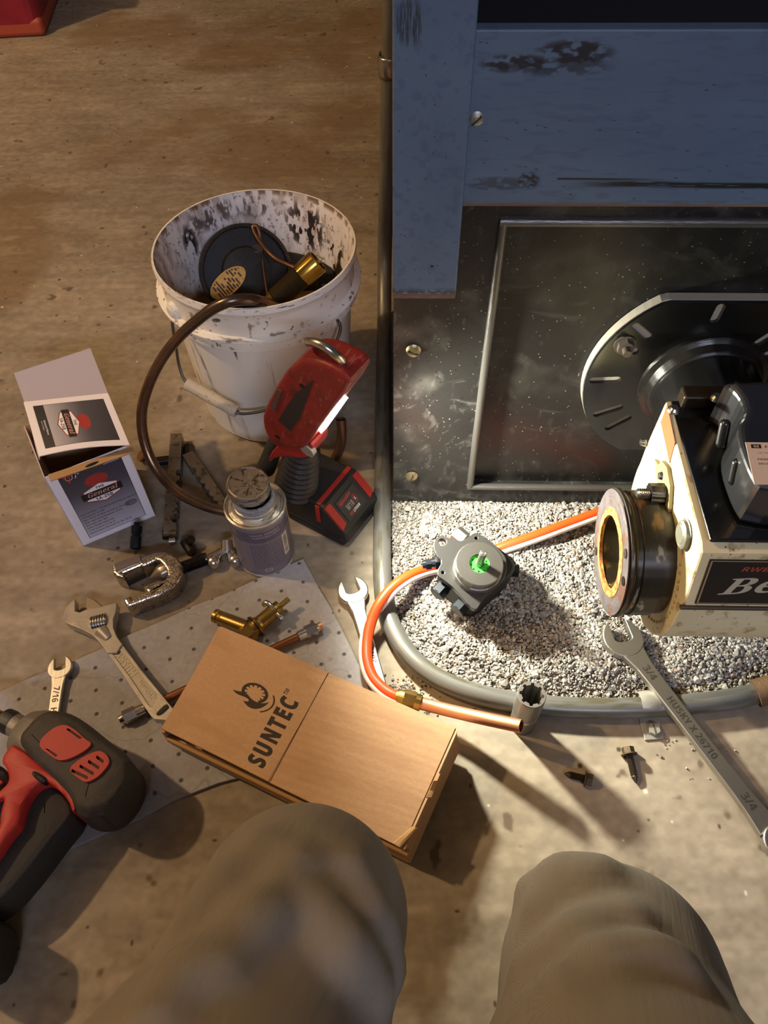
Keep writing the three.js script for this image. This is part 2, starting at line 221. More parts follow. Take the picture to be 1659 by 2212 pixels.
// ---------------------------------------------------------------- bent conduit along the floor
{
  const r = 0.0108, base = wp(826, 1200, 0);
  const o = thing('conduit', 'bent galvanized steel conduit running round the absorbent granules', 'conduit', base);
  const F = [[830, 700], [829, 800], [828, 900], [827, 1000], [826, 1100], [825, 1180], [826, 1250], [833, 1310], [852, 1365], [888, 1420], [940, 1462], [1010, 1493], [1100, 1514], [1200, 1526], [1300, 1530], [1400, 1528], [1500, 1520], [1590, 1508], [1640, 1496]].map(p => wp(p[0], p[1], r));
  const zt = wp(830, 650, 0).z, up = (x, y) => onPlane(x, y, V3(0, 0, zt - 0.01), V3(0, 0, 1));
  const pts = [up(846, 0).add(V3(0, 0.25, 0)), up(845, 0), up(842, 140), up(838, 300), up(834, 430), up(831, 560)]; pts[5].y = Math.max(pts[5].y, 0.05); F.push(wp(1700, 1478, 0.02), wp(1800, 1440, 0.03));
  const emt = M(0xffffff, 0.52, 0.35, { map: tex(256, 1024, (u, v) => { let c = lerp3([94, 93, 88], [128, 128, 124], fbm(u * 6, v * 26, 4, 3)); c = lerp3(c, [92, 88, 70], smooth(0.5, 0.72, fbm(u * 10, v * 60, 4, 6)) * (v < 0.5 ? 0.85 : 0.35)); return c; }), roughnessMap: smudge, bumpMap: grainBump, bumpScale: 0.0002 });
  const tg = tube(pts.concat(F), r, 260, 20); { const uv = tg.attributes.uv; for (let i = 0; i < uv.count; i++) uv.setXY(i, uv.getY(i), 1 - uv.getX(i)); }
  part('pipe', local(o, tg), emt, o);
  part('coupling', local(o, rod(wp(1632, 1498, 0.012), wp(1690, 1482, 0.02), 0.0145, 0.0145, 20)), M(0x6d5238, 0.7, 0.4, { bumpMap: grainBump, bumpScale: 0.0006 }), o, 'rusty pipe coupling');
  // strap on the floor near the burner, one hole and screw towards the camera
  const s = new THREE.Group(); s.name = 'pipe_strap'; s.userData.label = 'zinc one-hole strap screwed to the floor'; o.add(s); const c = wp(1393, 1529, 0); s.position.copy(localP(o, c)); s.rotation.y = 0.06;
  const arc = []; for (let i = 0; i <= 12; i++) { const a = Math.PI * (1.05 - 1.05 * i / 12); arc.push([Math.cos(a) * (r + 0.001), r + Math.sin(a) * (r + 0.001)]); }
  const prof = arc.concat([[r + 0.001, 0.0025], [0.018, 0.0018], [0.036, 0.0018], [0.036, 0], [0.016, 0], [r + 0.0028, 0.003]], arc.slice().reverse().map(([x, y]) => [x * 1.16, r + (y - r) * 1.16 + 0.0004]).slice(1).reverse().reverse());
  const ring = new THREE.TorusGeometry(r + 0.0012, 0.0016, 6, 24, Math.PI * 1.1); ring.scale(1, 1, 7); ring.rotateY(Math.PI / 2); ring.translate(0, r, 0);
  const zinc = M(0x9a978c, 0.5, 0.35, { bumpMap: grainBump, bumpScale: 0.0002 }); part('band', ring, zinc, s); part('foot', box(0.020, 0.002, 0.024, 0, 0.0011, r + 0.012, 0.0006), zinc, s);
  const h = hexagon(0.0062, 0.005); h.translate(0.001, 0.0045, 0.0255); part('screw_head', h, zinc, s); part('slot', box(0.0015, 0.0012, 0.011, 0.001, 0.0069, 0.0255), M(0x4a463e, 0.7), s);
  // clip up on the post
  const cl = new THREE.Group(); cl.name = 'pipe_clip'; o.add(cl); const cp = up(841, 140); cl.position.copy(localP(o, cp)); const ring2 = new THREE.TorusGeometry(r + 0.002, 0.0022, 8, 28); ring2.rotateX(Math.PI / 2); ring2.scale(1, 6, 1); part('band', ring2, steel, cl); part('ear', box(0.03, 0.022, 0.002, 0.02, 0, 0.002), steel, cl);
}

// ---------------------------------------------------------------- oil absorbent granules heaped in front of the plate
const heapEdge = (() => { // floor outline of the heap
  const px = [[846, 1078], [1000, 1078], [1150, 1078], [1300, 1080], [1500, 1080], [1800, 1080], [1850, 1420], [1660, 1475], [1560, 1490], [1480, 1500], [1400, 1506], [1300, 1508], [1200, 1504], [1100, 1492], [1010, 1470], [945, 1440], [898, 1402], [868, 1355], [850, 1305], [845, 1240], [845, 1150]];
  return px.map(p => { const q = wp(p[0], p[1], 0.008); return [q.x, q.z]; });
})();
const inPoly = (x, z, P) => { let c = false; for (let i = 0, j = P.length - 1; i < P.length; j = i++) { const [xi, zi] = P[i], [xj, zj] = P[j]; if ((zi > z) !== (zj > z) && x < (xj - xi) * (z - zi) / (zj - zi) + xi) c = !c; } return c; };
const edgeDist = (x, z, P) => { let m = 9; for (let i = 0, j = P.length - 1; i < P.length; j = i++) { const [ax, az] = P[j], [bx, bz] = P[i], dx = bx - ax, dz = bz - az, t = Math.max(0, Math.min(1, ((x - ax) * dx + (z - az) * dz) / (dx * dx + dz * dz))); m = Math.min(m, Math.hypot(x - ax - t * dx, z - az - t * dz)); } return m; };
function heapHeight(x, z) { if (!inPoly(x, z, heapEdge)) return 0; const e = edgeDist(x, z, heapEdge); return 0.004 + smooth(0, 0.035, e) * (0.006 + 0.014 * fbm(x * 14, z * 14, 3, 33)) ; }
{
  const base = wp(1150, 1300, 0), o = thing('absorbent_granules', 'heap of pale clay absorbent granules between conduit and black plate', 'granules', V3(base.x, 0, base.z)); o.userData.kind = 'stuff';
  // bed under the loose granules
  const N = 120, x0 = -0.02, x1 = 0.62, z0 = -0.62, z1 = -0.30, pos = [], idx = [];
  for (let j = 0; j <= N; j++) for (let i = 0; i <= N; i++) { const x = x0 + (x1 - x0) * i / N, z = z0 + (z1 - z0) * j / N; pos.push(x - base.x, Math.max(-0.002, heapHeight(x, z) - 0.0015) , z - base.z); }
  for (let j = 0; j < N; j++) for (let i = 0; i < N; i++) { const a = j * (N + 1) + i, x = x0 + (x1 - x0) * (i + 0.5) / N, z = z0 + (z1 - z0) * (j + 0.5) / N; if (inPoly(x, z, heapEdge)) idx.push(a, a + N + 1, a + 1, a + 1, a + N + 1, a + N + 2); }
  const g = new THREE.BufferGeometry(); g.setAttribute('position', new THREE.Float32BufferAttribute(pos, 3)); g.setIndex(idx); g.computeVertexNormals();
  const clay = M(0x9a8f80, 0.95); const bed = part('granule_bed', metreUV(g, 0.3), M(0xffffff, 0.95, 0, { map: tex(512, 512, seamless((u, v) => lerp3([70, 62, 53], [150, 140, 126], fbm(u * 70, v * 70, 3, 4)))), bumpMap: grainBump, bumpScale: 0.004 }), o); bed.userData.kind = 'stuff';
  const variants = [0, 1, 2].map(k => { const q = mergeVertices(new THREE.IcosahedronGeometry(1, 0).deleteAttribute('uv').deleteAttribute('normal')); const p = q.attributes.position; for (let i = 0; i < p.count; i++) { const s = 0.7 + 0.6 * hash(i, k, 5); p.setXYZ(i, p.getX(i) * s, p.getY(i) * s, p.getZ(i) * s); } const f = q.toNonIndexed(); f.computeVertexNormals(); return f; });
  const spots = [[], [], []], c = new THREE.Color();
  const add = (x, z, y, s) => spots[Math.floor(rnd() * 3)].push([x, y, z, s]);
  for (let tries = 0; tries < 60000; tries++) { const x = x0 + (x1 - x0) * rnd(), z = z0 + (z1 - z0) * rnd(); if (!inPoly(x, z, heapEdge)) continue; const grade = fbm(x * 18, z * 18, 2, 71) + (x - 0.1) * 0.9; const s = (0.0010 + 0.0013 * rnd() * rnd()) * (grade > 0.52 ? 1.35 : 0.95) * (rnd() < 0.02 ? 1.6 : 1); add(x, z, heapHeight(x, z) + s * 0.15, s); }
  // strays on the concrete beyond the conduit
  const stray = (px, py, n, rad) => { const q = wp(px, py, 0); for (let i = 0; i < n; i++) { const a = rnd() * 6.28, d = rad * Math.sqrt(rnd()) * rnd(), s = 0.0007 + 0.0016 * rnd() * rnd(); add(q.x + Math.cos(a) * d, q.z + Math.sin(a) * d * 0.8, s * 0.5, s); } };
  stray(872, 1490, 160, 0.035); stray(900, 1515, 70, 0.03); stray(1440, 1600, 18, 0.03); const chunk = (px, py, n, rad, big) => { for (let i = 0; i < n; i++) { const q = wp(px + (rnd() - 0.5) * rad * 2, py + (rnd() - 0.5) * rad, 0.015), s = big * (0.6 + 0.6 * rnd()); add(q.x, q.z, heapHeight(q.x, q.z) + s * 0.4, s); } }; chunk(1235, 1092, 8, 26, 0.0045); chunk(1170, 1140, 4, 18, 0.004); chunk(878, 1095, 3, 8, 0.004); chunk(1040, 1100, 2, 30, 0.0035); chunk(1180, 1370, 5, 40, 0.0032); stray(1500, 1640, 14, 0.08);
  const dummy = new THREE.Object3D();
  spots.forEach((S, k) => { const m = new THREE.InstancedMesh(variants[k], M(0xffffff, 0.95), S.length); m.name = 'loose_granules'; m.userData.kind = 'stuff'; S.forEach(([x, y, z, s], i) => { dummy.position.set(x - base.x, y, z - base.z); dummy.rotation.set(rnd() * 6.3, rnd() * 6.3, rnd() * 6.3); dummy.scale.set(s * (0.8 + 0.6 * rnd()), s * (0.7 + 0.4 * rnd()), s * (0.8 + 0.6 * rnd())); dummy.updateMatrix(); m.setMatrixAt(i, dummy.matrix); const t = rnd(), b = 0.15 + 0.32 * Math.pow(rnd(), 1.2); if (t < 0.08) c.setRGB(b * 0.62, b * 0.42, b * 0.3); else if (t < 0.16) c.setRGB(b * 0.5, b * 0.48, b * 0.46); else c.setRGB(b, b * 0.93, b * 0.82); m.setColorAt(i, c); }); o.add(shade(m)); });
}

// ---------------------------------------------------------------- oil burner bolted to the plate
const burner = thing('oil_burner', 'black and cream oil burner on a round slotted flange', 'burner', boiler.position.clone(), boiler.rotation.y);
{
  const fc = bl(1512, 820), R = Math.hypot(fc.x - bl(1258, 845).x, fc.y - bl(1258, 845).y), vt = bl(1430, 646).y;
  const glossBlack = P(0x0c0c0d, 0.22, 0, { clearcoat: 0.5, clearcoatRoughness: 0.2, bumpMap: grainBump, bumpScale: 0.0001, roughnessMap: smudge }), dullBlack = M(0x151413, 0.4, 0.2, { roughnessMap: smudge, bumpMap: grainBump, bumpScale: 0.0002 });
  // flange in the xy plane with its slots cut through
  const out = []; for (let i = 0; i < 90; i++) { const a = i / 90 * Math.PI * 2; out.push([fc.x + R * Math.cos(a), Math.max(fc.y - (vt - fc.y) * 1.02, Math.min(vt, fc.y + R * Math.sin(a)))]); }
  const slotHole = (p, q, hw) => { const d = [q.x - p.x, q.y - p.y], L = Math.hypot(...d), a = Math.atan2(d[1], d[0]); return circle(hw, 9, q.x, q.y, a - Math.PI / 2, a + Math.PI / 2).concat(circle(hw, 9, p.x, p.y, a + Math.PI / 2, a + 3 * Math.PI / 2)); };
  const S = [[1281, 820, 1332, 818], [1289, 893, 1338, 878], [1314, 922, 1356, 901], [1374, 703, 1401, 726], [1556, 662, 1543, 688], [1336, 738, 1372, 757], [1638, 738, 1690, 705], [1648, 768, 1700, 745], [1650, 822, 1700, 818]];
  const holes = S.map(s => slotHole(bl(s[0], s[1], 0.004), bl(s[2], s[3], 0.004), 0.0042));
  const fl = new THREE.ExtrudeGeometry(shapeOf(out, holes), { depth: 0.004, bevelEnabled: false }); fl.translate(0, 0, 0.0015);
  part('flange', metreUV(fl, 0.3), glossBlack, burner, 'black round flange with slotted bolt holes');
  const gk = new THREE.ExtrudeGeometry(shapeOf(out.map(([x, y]) => [fc.x + (x - fc.x) * 1.006, fc.y + (y - fc.y) * 1.006])), { depth: 0.010, bevelEnabled: false }); gk.translate(0, 0, -0.0088);
  part('gasket', metreUV(gk, 0.3), M(0x9a9284, 0.95, 0, { bumpMap: grainBump, bumpScale: 0.0008 }), burner, 'pale fibre gasket behind the flange');
  const nut = bl(1350, 745, 0.006); { const h = hexagon(0.0085, 0.007); h.rotateX(Math.PI / 2); h.translate(nut.x, nut.y, 0.0095); const w = turned([[0, 0], [0.011, 0], [0.011, 0.0015], [0, 0.0015]]); w.rotateX(Math.PI / 2); w.translate(nut.x, nut.y, 0.0056); part('flange_bolt', merge(h, w, rod(V3(nut.x, nut.y, 0.01), V3(nut.x, nut.y, 0.02), 0.004)), M(0x5b5148, 0.6, 0.5), burner); }
  // collar and air tube
  const rc = fc.x - bl(1367, 850).x; const col = turned([[rc, 0.0055], [rc - 0.001, 0.009], [rc - 0.006, 0.012], [rc - 0.008, 0.020], [rc - 0.010, 0.022], [rc - 0.011, 0.0225], [rc - 0.011, 0.11], [0, 0.11]], 64); col.rotateX(Math.PI / 2); col.translate(fc.x, fc.y, 0); part('air_tube', col, dullBlack, burner, 'black air tube with a rolled collar');

  // housing: profile in (w, v), extruded along +u
  const uL = 0.24, uW = 0.30, sc = [0.186, 0.190], sr = 0.086;
  const prof = [[0.104, 0.286], [0.250, 0.281], [0.258, 0.277], [0.272, 0.222], [0.270, 0.214]];
  for (let i = 0; i <= 26; i++) { const a = 0.16 - (Math.PI + 0.3) * i / 26; prof.push([sc[0] + sr * Math.cos(a), sc[1] + sr * Math.sin(a)]); }
  prof.push([0.100, 0.225]);
  const body = new THREE.ExtrudeGeometry(shapeOf(prof), { depth: uW, bevelEnabled: true, bevelThickness: 0.003, bevelSize: 0.003, bevelOffset: -0.003, bevelSegments: 3 }); body.rotateY(-Math.PI / 2); // x->z, z->-x
  const bp = body.attributes.position; for (let i = 0; i < bp.count; i++) bp.setX(i, -bp.getX(i)); { const ix = clean(body); const q = ix.attributes.position.array; for (let i = 0; i < q.length; i += 9) for (let k = 0; k < 3; k++) { const t = q[i + 3 + k]; q[i + 3 + k] = q[i + 6 + k]; q[i + 6 + k] = t; } ix.computeVertexNormals(); ix.translate(uL + 0.003, 0, 0);
    const cream = M(0xffffff, 0.5, 0, { map: tex(512, 512, seamless((u, v) => { let c = lerp3([196, 184, 142], [218, 208, 172], fbm(u * 6, v * 6, 4, 2)); c = lerp3(c, [120, 92, 50], smooth(0.6, 0.8, fbm(u * 22, v * 22, 4, 3)) * 0.6); if (hash(Math.floor(u * 200), Math.floor(v * 200), 4) > 0.997) c = [70, 56, 40]; return c; })), bumpMap: grainBump, bumpScale: 0.0002 });
    part('housing', metreUV(toCreasedNormals(ix, 0.4), 0.2), cream, burner, 'cream painted blower housing with oil stains'); }
  // black cover plate on top, and the front name plate
  const cover = box(uW - 0.004, 0.004, 0.150, uL + uW / 2 + 0.003, 0.2855, 0.1785, 0.002); cover.rotateX(0); part('cover_plate', metreUV(cover), glossBlack, burner, 'glossy black cover plate on the housing');
  const strip = part('hinge_strip', metreUV(box(uW - 0.01, 0.016, 0.016, uL + uW / 2 + 0.006, 0.293, 0.106, 0.003)), M(0x2a2015, 0.45, 0.3, { roughnessMap: smudge }), burner, 'oily brown hinge strip');
  for (const [x, y] of [[1456, 884], [1548, 858], [1588, 858]]) { const p = bh(x, y, 0.301); const g = turned([[0, 0.0045], [0.003, 0.004], [0.005, 0.002], [0.0054, 0], [0, 0]], 16); g.translate(p.x, 0.2995, p.z); part('hinge_screw', g, steel, strip); }
  const label = P(0x14110f, 0.35, 0.1, { map: null, clearcoat: 0.3 });
  const plateTex = canvasTex(1024, 384, (g, w, h) => { g.fillStyle = '#1a1512'; g.fillRect(0, 0, w, h); g.strokeStyle = '#a58f6a'; g.lineWidth = 7; g.strokeRect(8, 8, w - 16, h - 16); g.fillStyle = '#a8402c'; g.font = 'italic bold 52px sans-serif'; g.fillText('RWB', 130, 92); g.fillStyle = '#b8ae98'; g.font = 'italic bold 190px serif'; g.save(); g.translate(70, 300); g.rotate(-0.14); g.transform(1, 0, -0.2, 1, 0, 0); g.fillText('Beckett', 0, 0); g.restore(); g.font = '26px sans-serif'; g.fillText('OIL BURNER', 640, 352); });
  { // it lies on the sloping front between (0.272, 0.222) and (0.258, 0.277)
    const f = (u, t) => V3(uL + u, 0.222 + 0.055 * t, 0.272 - 0.014 * t + 0.0008);
    part('name_plate', sheet(f(0.008, 0.9), f(0.21, 0.9), f(0.21, 0.06), f(0.008, 0.06), 1, 1, () => 0, 0.001), M(0xffffff, 0.35, 0.2, { map: plateTex }), burner, 'dark name plate with script lettering');
    part('sill', rod(V3(uL - 0.002, 0.2195, 0.2725), V3(uL + uW, 0.2195, 0.2725), 0.0022), M(0x453a2a, 0.5, 0.3), burner); }
  // igniter transformer box on the cover
  const tr = slab(rounded([[0, 0], [0.2, 0], [0.2, 0.118], [0.006, 0.118], [0, 0.10], [0.0, 0.055], [0.014, 0.035], [0.012, 0.012]], 0.3, 2), 0.048, 0, 0.006, [], 4); tr.translate(uL + 0.026, 0.2865, 0.1255);
  const trm = part('transformer', metreUV(tr, 0.2), P(0x1b1c1f, 0.3, 0.1, { clearcoat: 0.6, clearcoatRoughness: 0.15 }), burner, 'glossy black transformer with a specification label');
  { const rib = (z, l) => aim(new THREE.CapsuleGeometry(0.0045, l, 4, 10), V3(uL + 0.0275, 0.311, z), V3(0, 1, -0.5)); part('rib', rib(0.165, 0.016), trm.material, trm); part('rib', rib(0.205, 0.014), trm.material, trm); }
  const spec = canvasTex(512, 512, (g, w, h) => { g.fillStyle = '#cbb6a6'; g.fillRect(0, 0, w, h); g.fillStyle = '#241d1a'; g.fillRect(30, 26, 62, 50); g.fillStyle = '#cbb6a6'; g.font = 'bold 40px serif'; g.fillText('M', 42, 66); g.fillStyle = '#241d1a'; g.font = 'italic bold 36px sans-serif'; g.fillText('Ed Mooney', 108, 66); g.font = '22px sans-serif'; g.fillText('CAT No', 60, 140); g.font = 'bold 46px sans-serif'; g.fillText('T9', 250, 150); g.font = 'bold 28px sans-serif'; g.fillText('PRIMARY 120V', 50, 222); g.fillText('SECONDARY 17', 50, 276); g.font = '22px sans-serif'; g.fillText('•', 62, 326); g.fillText('SEC. MID-GND', 150, 326); g.font = 'bold 24px sans-serif'; g.fillText('0', 330, 390); g.fillText('A', 330, 424); });
  { const y = 0.3349, q = (x, yy) => { const p = bh(x, yy, y); return V3(p.x, y, p.z); }; const a = q(1610, 955), d = q(1630, 1046), l = 0.062; const dir = V3(1, 0, 0.01); part('spec_label', sheet(a, a.clone().addScaledVector(dir, l), d.clone().addScaledVector(dir, l), d, 1, 1, () => 0, 0.0004, -1), M(0xffffff, 0.6, 0, { map: spec }), burner, 'pale pink specification label'); }

  // motor-side drum with the bare pump mounting flange, axis along u
  const dc = V3(0, 0.190, 0.199), drum = turned([[0.036, 0.0], [0.056, 0.0], [0.0585, 0.0012], [0.0585, 0.004], [0.056, 0.006], [0.0545, 0.008], [0.0545, 0.012], [0.0565, 0.0125], [0.0565, 0.030], [0.0545, 0.0305], [0.0545, 0.046], [0.036, 0.046]], 72, 0.5); drum.rotateZ(-Math.PI / 2); drum.translate(0.2, dc.y, dc.z);
  const drumMat = M(0xffffff, 0.45, 0.25, { map: tex(512, 512, seamless((u, v) => { let c = lerp3([28, 24, 18], [58, 50, 32], fbm(u * 4, v * 6, 4, 7)); c = lerp3(c, [120, 86, 44], smooth(0.62, 0.72, fbm(u * 9, v * 10, 4, 8)) * 0.8); c = lerp3(c, [150, 140, 122], smooth(0.72, 0.76, fbm(u * 12 + 3, v * 12, 4, 9)) * 0.9); return c; })), roughnessMap: smudge });
  const drumPart = part('air_band', drum, drumMat, burner, 'stained dark drum with the open pump mount');
  const inn = turned([[0.036, 0.0], [0.034, 0.002], [0.0335, 0.045], [0, 0.045]], 48); inn.rotateZ(-Math.PI / 2); inn.translate(0.2, dc.y, dc.z); part('bore', inn, drumMat, burner);
  const face = turned([[0.040, 0], [0.0572, 0], [0.0572, -0.0012], [0.040, -0.0012]], 64); face.rotateZ(-Math.PI / 2); face.translate(0.2, dc.y, dc.z);
  part('mount_face', face, M(0xffffff, 0.5, 0.3, { map: tex(512, 64, (u, v) => { let c = lerp3([64, 58, 60], [112, 104, 104], fbm(u * 14, v * 3, 4, 12)); c = lerp3(c, [90, 52, 34], smooth(0.5, 0.66, fbm(u * 20, v * 5, 4, 13)) * 0.7); return c; }), bumpMap: grainBump, bumpScale: 0.001 }), drumPart, 'scuffed grey mounting face');
  const ro = turned([[0.0335, 0.001], [0.0335, -0.0022], [0.041, -0.0016], [0.041, 0.001]], 64); ro.rotateZ(-Math.PI / 2); ro.translate(0.2, dc.y, dc.z); part('rust_ring', ro, M(0xffffff, 0.8, 0, { map: tex(512, 64, (u, v) => lerp3([132, 72, 22], [206, 146, 66], smooth(0.3, 0.7, fbm(u * 40, v * 6, 4, 17)))), bumpMap: grainBump, bumpScale: 0.0008 }), drumPart, 'bright orange rust round the bore');
  for (const a of [0.95, 0.45, 4.1]) { const p = V3(0.1985, dc.y + 0.049 * Math.sin(a), dc.z + 0.049 * Math.cos(a)); const s = aim(new THREE.CylinderGeometry(0.0042, 0.0042, 0.001, 16), p, V3(1, 0, 0)); part('bolt', s, darkSteel, drumPart); }  // flat dark discs stand in for the shade in empty bolt holes
  // rivet marks round the drum, stud with knurled nut, bracket, sight window, orange label, fixing screws on the cream side
  for (let i = 0; i < 16; i++) { const a = -0.9 + i * 0.115, rr = 0.0625; part('rivet', new THREE.SphereGeometry(0.0016, 6, 5).scale(0.6, 1, 1).translate(uL - 0.0005, dc.y + rr * Math.sin(a), dc.z + rr * Math.cos(a)), M(0xa8965c, 0.6), burner); }
  const sd = bu(1442, 1068, uL), st = V3(uL - 0.028, sd.y, sd.z);
  { const nutG = []; const k = new THREE.CylinderGeometry(0.0095, 0.0095, 0.012, 36, 1); const kp = k.attributes.position; for (let i = 0; i < kp.count; i++) { const r0 = Math.hypot(kp.getX(i), kp.getZ(i)); if (r0 > 0.005) { const a = Math.atan2(kp.getZ(i), kp.getX(i)), s = 1 + 0.05 * Math.sign(Math.sin(a * 12)); kp.setX(i, kp.getX(i) * s); kp.setZ(i, kp.getZ(i) * s); } } k.computeVertexNormals(); nutG.push(aim(k, V3(uL - 0.010, sd.y, sd.z), V3(1, 0, 0))); part('knurled_nut', merge(nutG), darkSteel, burner, 'knurled steel nut'); const th = []; th.push([0, 0.026]); th.push([0.004, 0.026]); for (let i = 0; i < 10; i++) th.push([0.0052, 0.024 - i * 0.0016], [0.0045, 0.0232 - i * 0.0016]); th.push([0.0048, 0]); const tg = turned(th, 18, 0.3); part('stud', aim(tg, V3(uL - 0.001, sd.y, sd.z), V3(-1, 0, 0)), steel, burner, 'threaded steel stud'); }
  const onSide = (pts, th, dx = 0) => { const s = new THREE.ExtrudeGeometry(shapeOf(pts.map(p => { const q = bu(p[0], p[1], uL - dx); return [q.z, q.y]; })), { depth: th, bevelEnabled: false }); s.rotateY(-Math.PI / 2); s.translate(uL - dx, 0, 0); s.scale(1, 1, 1); return s; };
  part('warning_label', onSide([[1442, 874], [1459, 955], [1447, 1000], [1428, 912]], 0.0004, 0.0002), M(0xb04e1c, 0.6), burner, 'orange warning label');
  part('bracket', onSide([[1421, 992], [1429, 1004], [1437, 995], [1448, 1010], [1455, 1050], [1452, 1100], [1448, 1118], [1440, 1105], [1432, 1060], [1424, 1030]], 0.003, 0.0005), M(0x8b8160, 0.55, 0.4), burner, 'drab metal bracket');
  { const c = bu(1482, 1155, uL); const w = turned([[0, 0.0045], [0.0075, 0.0045], [0.0085, 0.0038], [0.0095, 0.0042], [0.0118, 0.003], [0.0125, 0.0005], [0.0135, 0], [0, 0]], 32); part('sight_window', aim(w, V3(uL - 0.001, c.y, c.z), V3(-1, 0, 0)), M(0x7d7c6c, 0.4, 0.4), burner, 'round domed grey plug'); }
  for (const [x, y] of [[1397, 955], [1438, 1028]]) { const c = bu(x, y, uL); part('fixing_screw', aim(turned([[0, 0.006], [0.003, 0.005], [0.0042, 0.002], [0.0046, 0], [0, 0]], 14), V3(uL - 0.001, c.y, c.z), V3(-1, 0, 0)), steel, burner); }
}

// ---------------------------------------------------------------- white pail
const PH = 0.238, pailC = wp(549, 407, PH).add(wp(549, 670, PH)).multiplyScalar(0.5).setY(0), PR = (wp(775, 548, PH).x - wp(322, 572, PH).x) / 2;
function onCyl(x, y, r, c = pailC) { const d = ray(x, y), o = V3(0, CAM_HEIGHT, 0), ox = o.x - c.x, oz = o.z - c.z, A = d.x * d.x + d.z * d.z, B = 2 * (ox * d.x + oz * d.z), C = ox * ox + oz * oz - r * r, D = Math.max(0, B * B - 4 * A * C); return o.addScaledVector(d, (-B - Math.sqrt(D)) / (2 * A)); }
{
  const o = thing('pail', 'dirty white plastic pail with a wire handle, holding old burner parts', 'bucket', pailC);
  const R = PR;
  const dirt = (u, v, s) => fbm(u * 30, v * 9, 5, s);
  const outMap = tex(1024, 512, (u, v) => { let c = lerp3([226, 221, 208], [240, 236, 226], fbm(u * 14, v * 8, 4, 2)); c = lerp3(c, [120, 104, 86], smooth(0.66, 0.8, dirt(u * 2, v * 3, 4)) * 0.7); c = lerp3(c, [70, 58, 46], smooth(0.74, 0.8, fbm(u * 90, v * 40, 4, 12)) * 0.8); return c; });
  const inMap = tex(2048, 512, (u, v) => { // v 0 floor .. 1 rim
    let c = lerp3([220, 215, 212], [238, 233, 230], fbm(u * 12, v * 6, 4, 22));
    c = lerp3(c, [150, 128, 112], smooth(0.4, 0.75, fbm(u * 60, v * 7, 4, 23)) * 0.55);
    c = lerp3(c, [128, 88, 48], smooth(0.45, 0.7, fbm(u * 18, v * 6, 4, 24)) * smooth(0.72, 0.35, v) * (0.35 + 0.65 * smooth(0.56, 0.68, u)));
    const zone = (u0, ru, v0, rv) => smooth(1, 0.15, ((u - u0) / ru) ** 2 + ((v - v0) / rv) ** 2);
    const smear = fbm(u * 150, v * 20, 4, 25), blob = fbm(u * 70, v * 16, 4, 26), K = [34, 27, 24];
    c = lerp3(c, K, zone(0.42, 0.055, 0.83, 0.17) * smooth(0.52, 0.6, smear) * 0.92);
    c = lerp3(c, K, zone(0.34, 0.035, 0.74, 0.2) * smooth(0.5, 0.56, blob) * 0.95);
    c = lerp3(c, K, zone(0.385, 0.02, 0.7, 0.12) * smooth(0.52, 0.56, blob) * 0.9);
    c = lerp3(c, [60, 50, 46], zone(0.515, 0.05, 0.92, 0.07) * smooth(0.5, 0.62, smear) * 0.6);
    c = lerp3(c, [58, 46, 40], zone(0.60, 0.06, 0.92, 0.09) * smooth(0.5, 0.62, smear) * 0.7);
    c = lerp3(c, K, zone(0.655, 0.02, 0.84, 0.12) * smooth(0.48, 0.56, blob) * 0.9);
    c = lerp3(c, [90, 72, 60], smooth(0.66, 0.74, fbm(u * 200, v * 50, 3, 28)) * 0.5);
    c = lerp3(c, [104, 76, 52], smooth(0.965, 0.99, v) * smooth(0.4, 0.6, fbm(u * 80, 3, 3, 29)) * 0.8);
    c = lerp3(c, [86, 72, 66], smooth(0.025, 0.0, Math.abs(v - 0.5 - 0.05 * Math.sin(u * 20))) * smooth(0.45, 0.65, smear) * 0.6);
    return c;
  });
  const plasticOut = M(0xffffff, 0.42, 0, { map: outMap, bumpMap: grainBump, bumpScale: 0.0002 }), plasticIn = M(0xffffff, 0.5, 0, { map: inMap });
  const prof = [[0, 0], [R * 0.80, 0], [R * 0.83, 0.003], [R * 0.845, 0.01], [R * 0.925, PH - 0.062], [R * 0.99, PH - 0.0615], [R * 1.0, PH - 0.060], [R * 1.006, PH - 0.047], [R * 1.034, PH - 0.0465], [R * 1.036, PH - 0.044], [R * 0.965, PH - 0.041], [R * 0.962, PH - 0.020], [R * 0.975, PH - 0.012], [R * 0.985, PH - 0.010], [R * 0.998, PH - 0.008], [R, PH - 0.002], [R * 0.993, PH], [R * 0.975, PH]];
  part('wall', turned(prof, 96, 0.5), plasticOut, o, 'off-white outer wall with a ribbed collar');
  const inner = [[0.0005, 0.004], [R * 0.80, 0.004], [R * 0.83, 0.012], [R * 0.905, PH - 0.06], [R * 0.935, PH - 0.02], [R * 0.957, PH - 0.008], [R * 0.976, PH - 0.0005]];
  const ig = turned(inner, 96, 0.8); { const p = ig.attributes.position, uv = ig.attributes.uv; for (let i = 0; i < p.count; i++) uv.setY(i, p.getY(i) / PH); }
  part('inner_wall', ig, plasticIn, o, 'stained inside of the pail with black smears');
  // ears and bail
  const ear = onCyl(727, 690, R * 0.98), earL = onCyl(372, 672, R * 0.99);
  const pts = [ear.clone().lerp(pailC.clone().setY(ear.y), 0.03), onCyl(733, 697, R * 1.06), onCyl(735, 712, R * 1.07), onCyl(724, 745, R * 1.08), onCyl(700, 800, R * 1.10), onCyl(655, 850, R * 1.07), onCyl(610, 872, R * 1.05), onCyl(588, 882, R * 1.05), onCyl(545, 892, R * 1.07), onCyl(516, 893, R * 1.08), onCyl(508, 889, R * 1.08)];
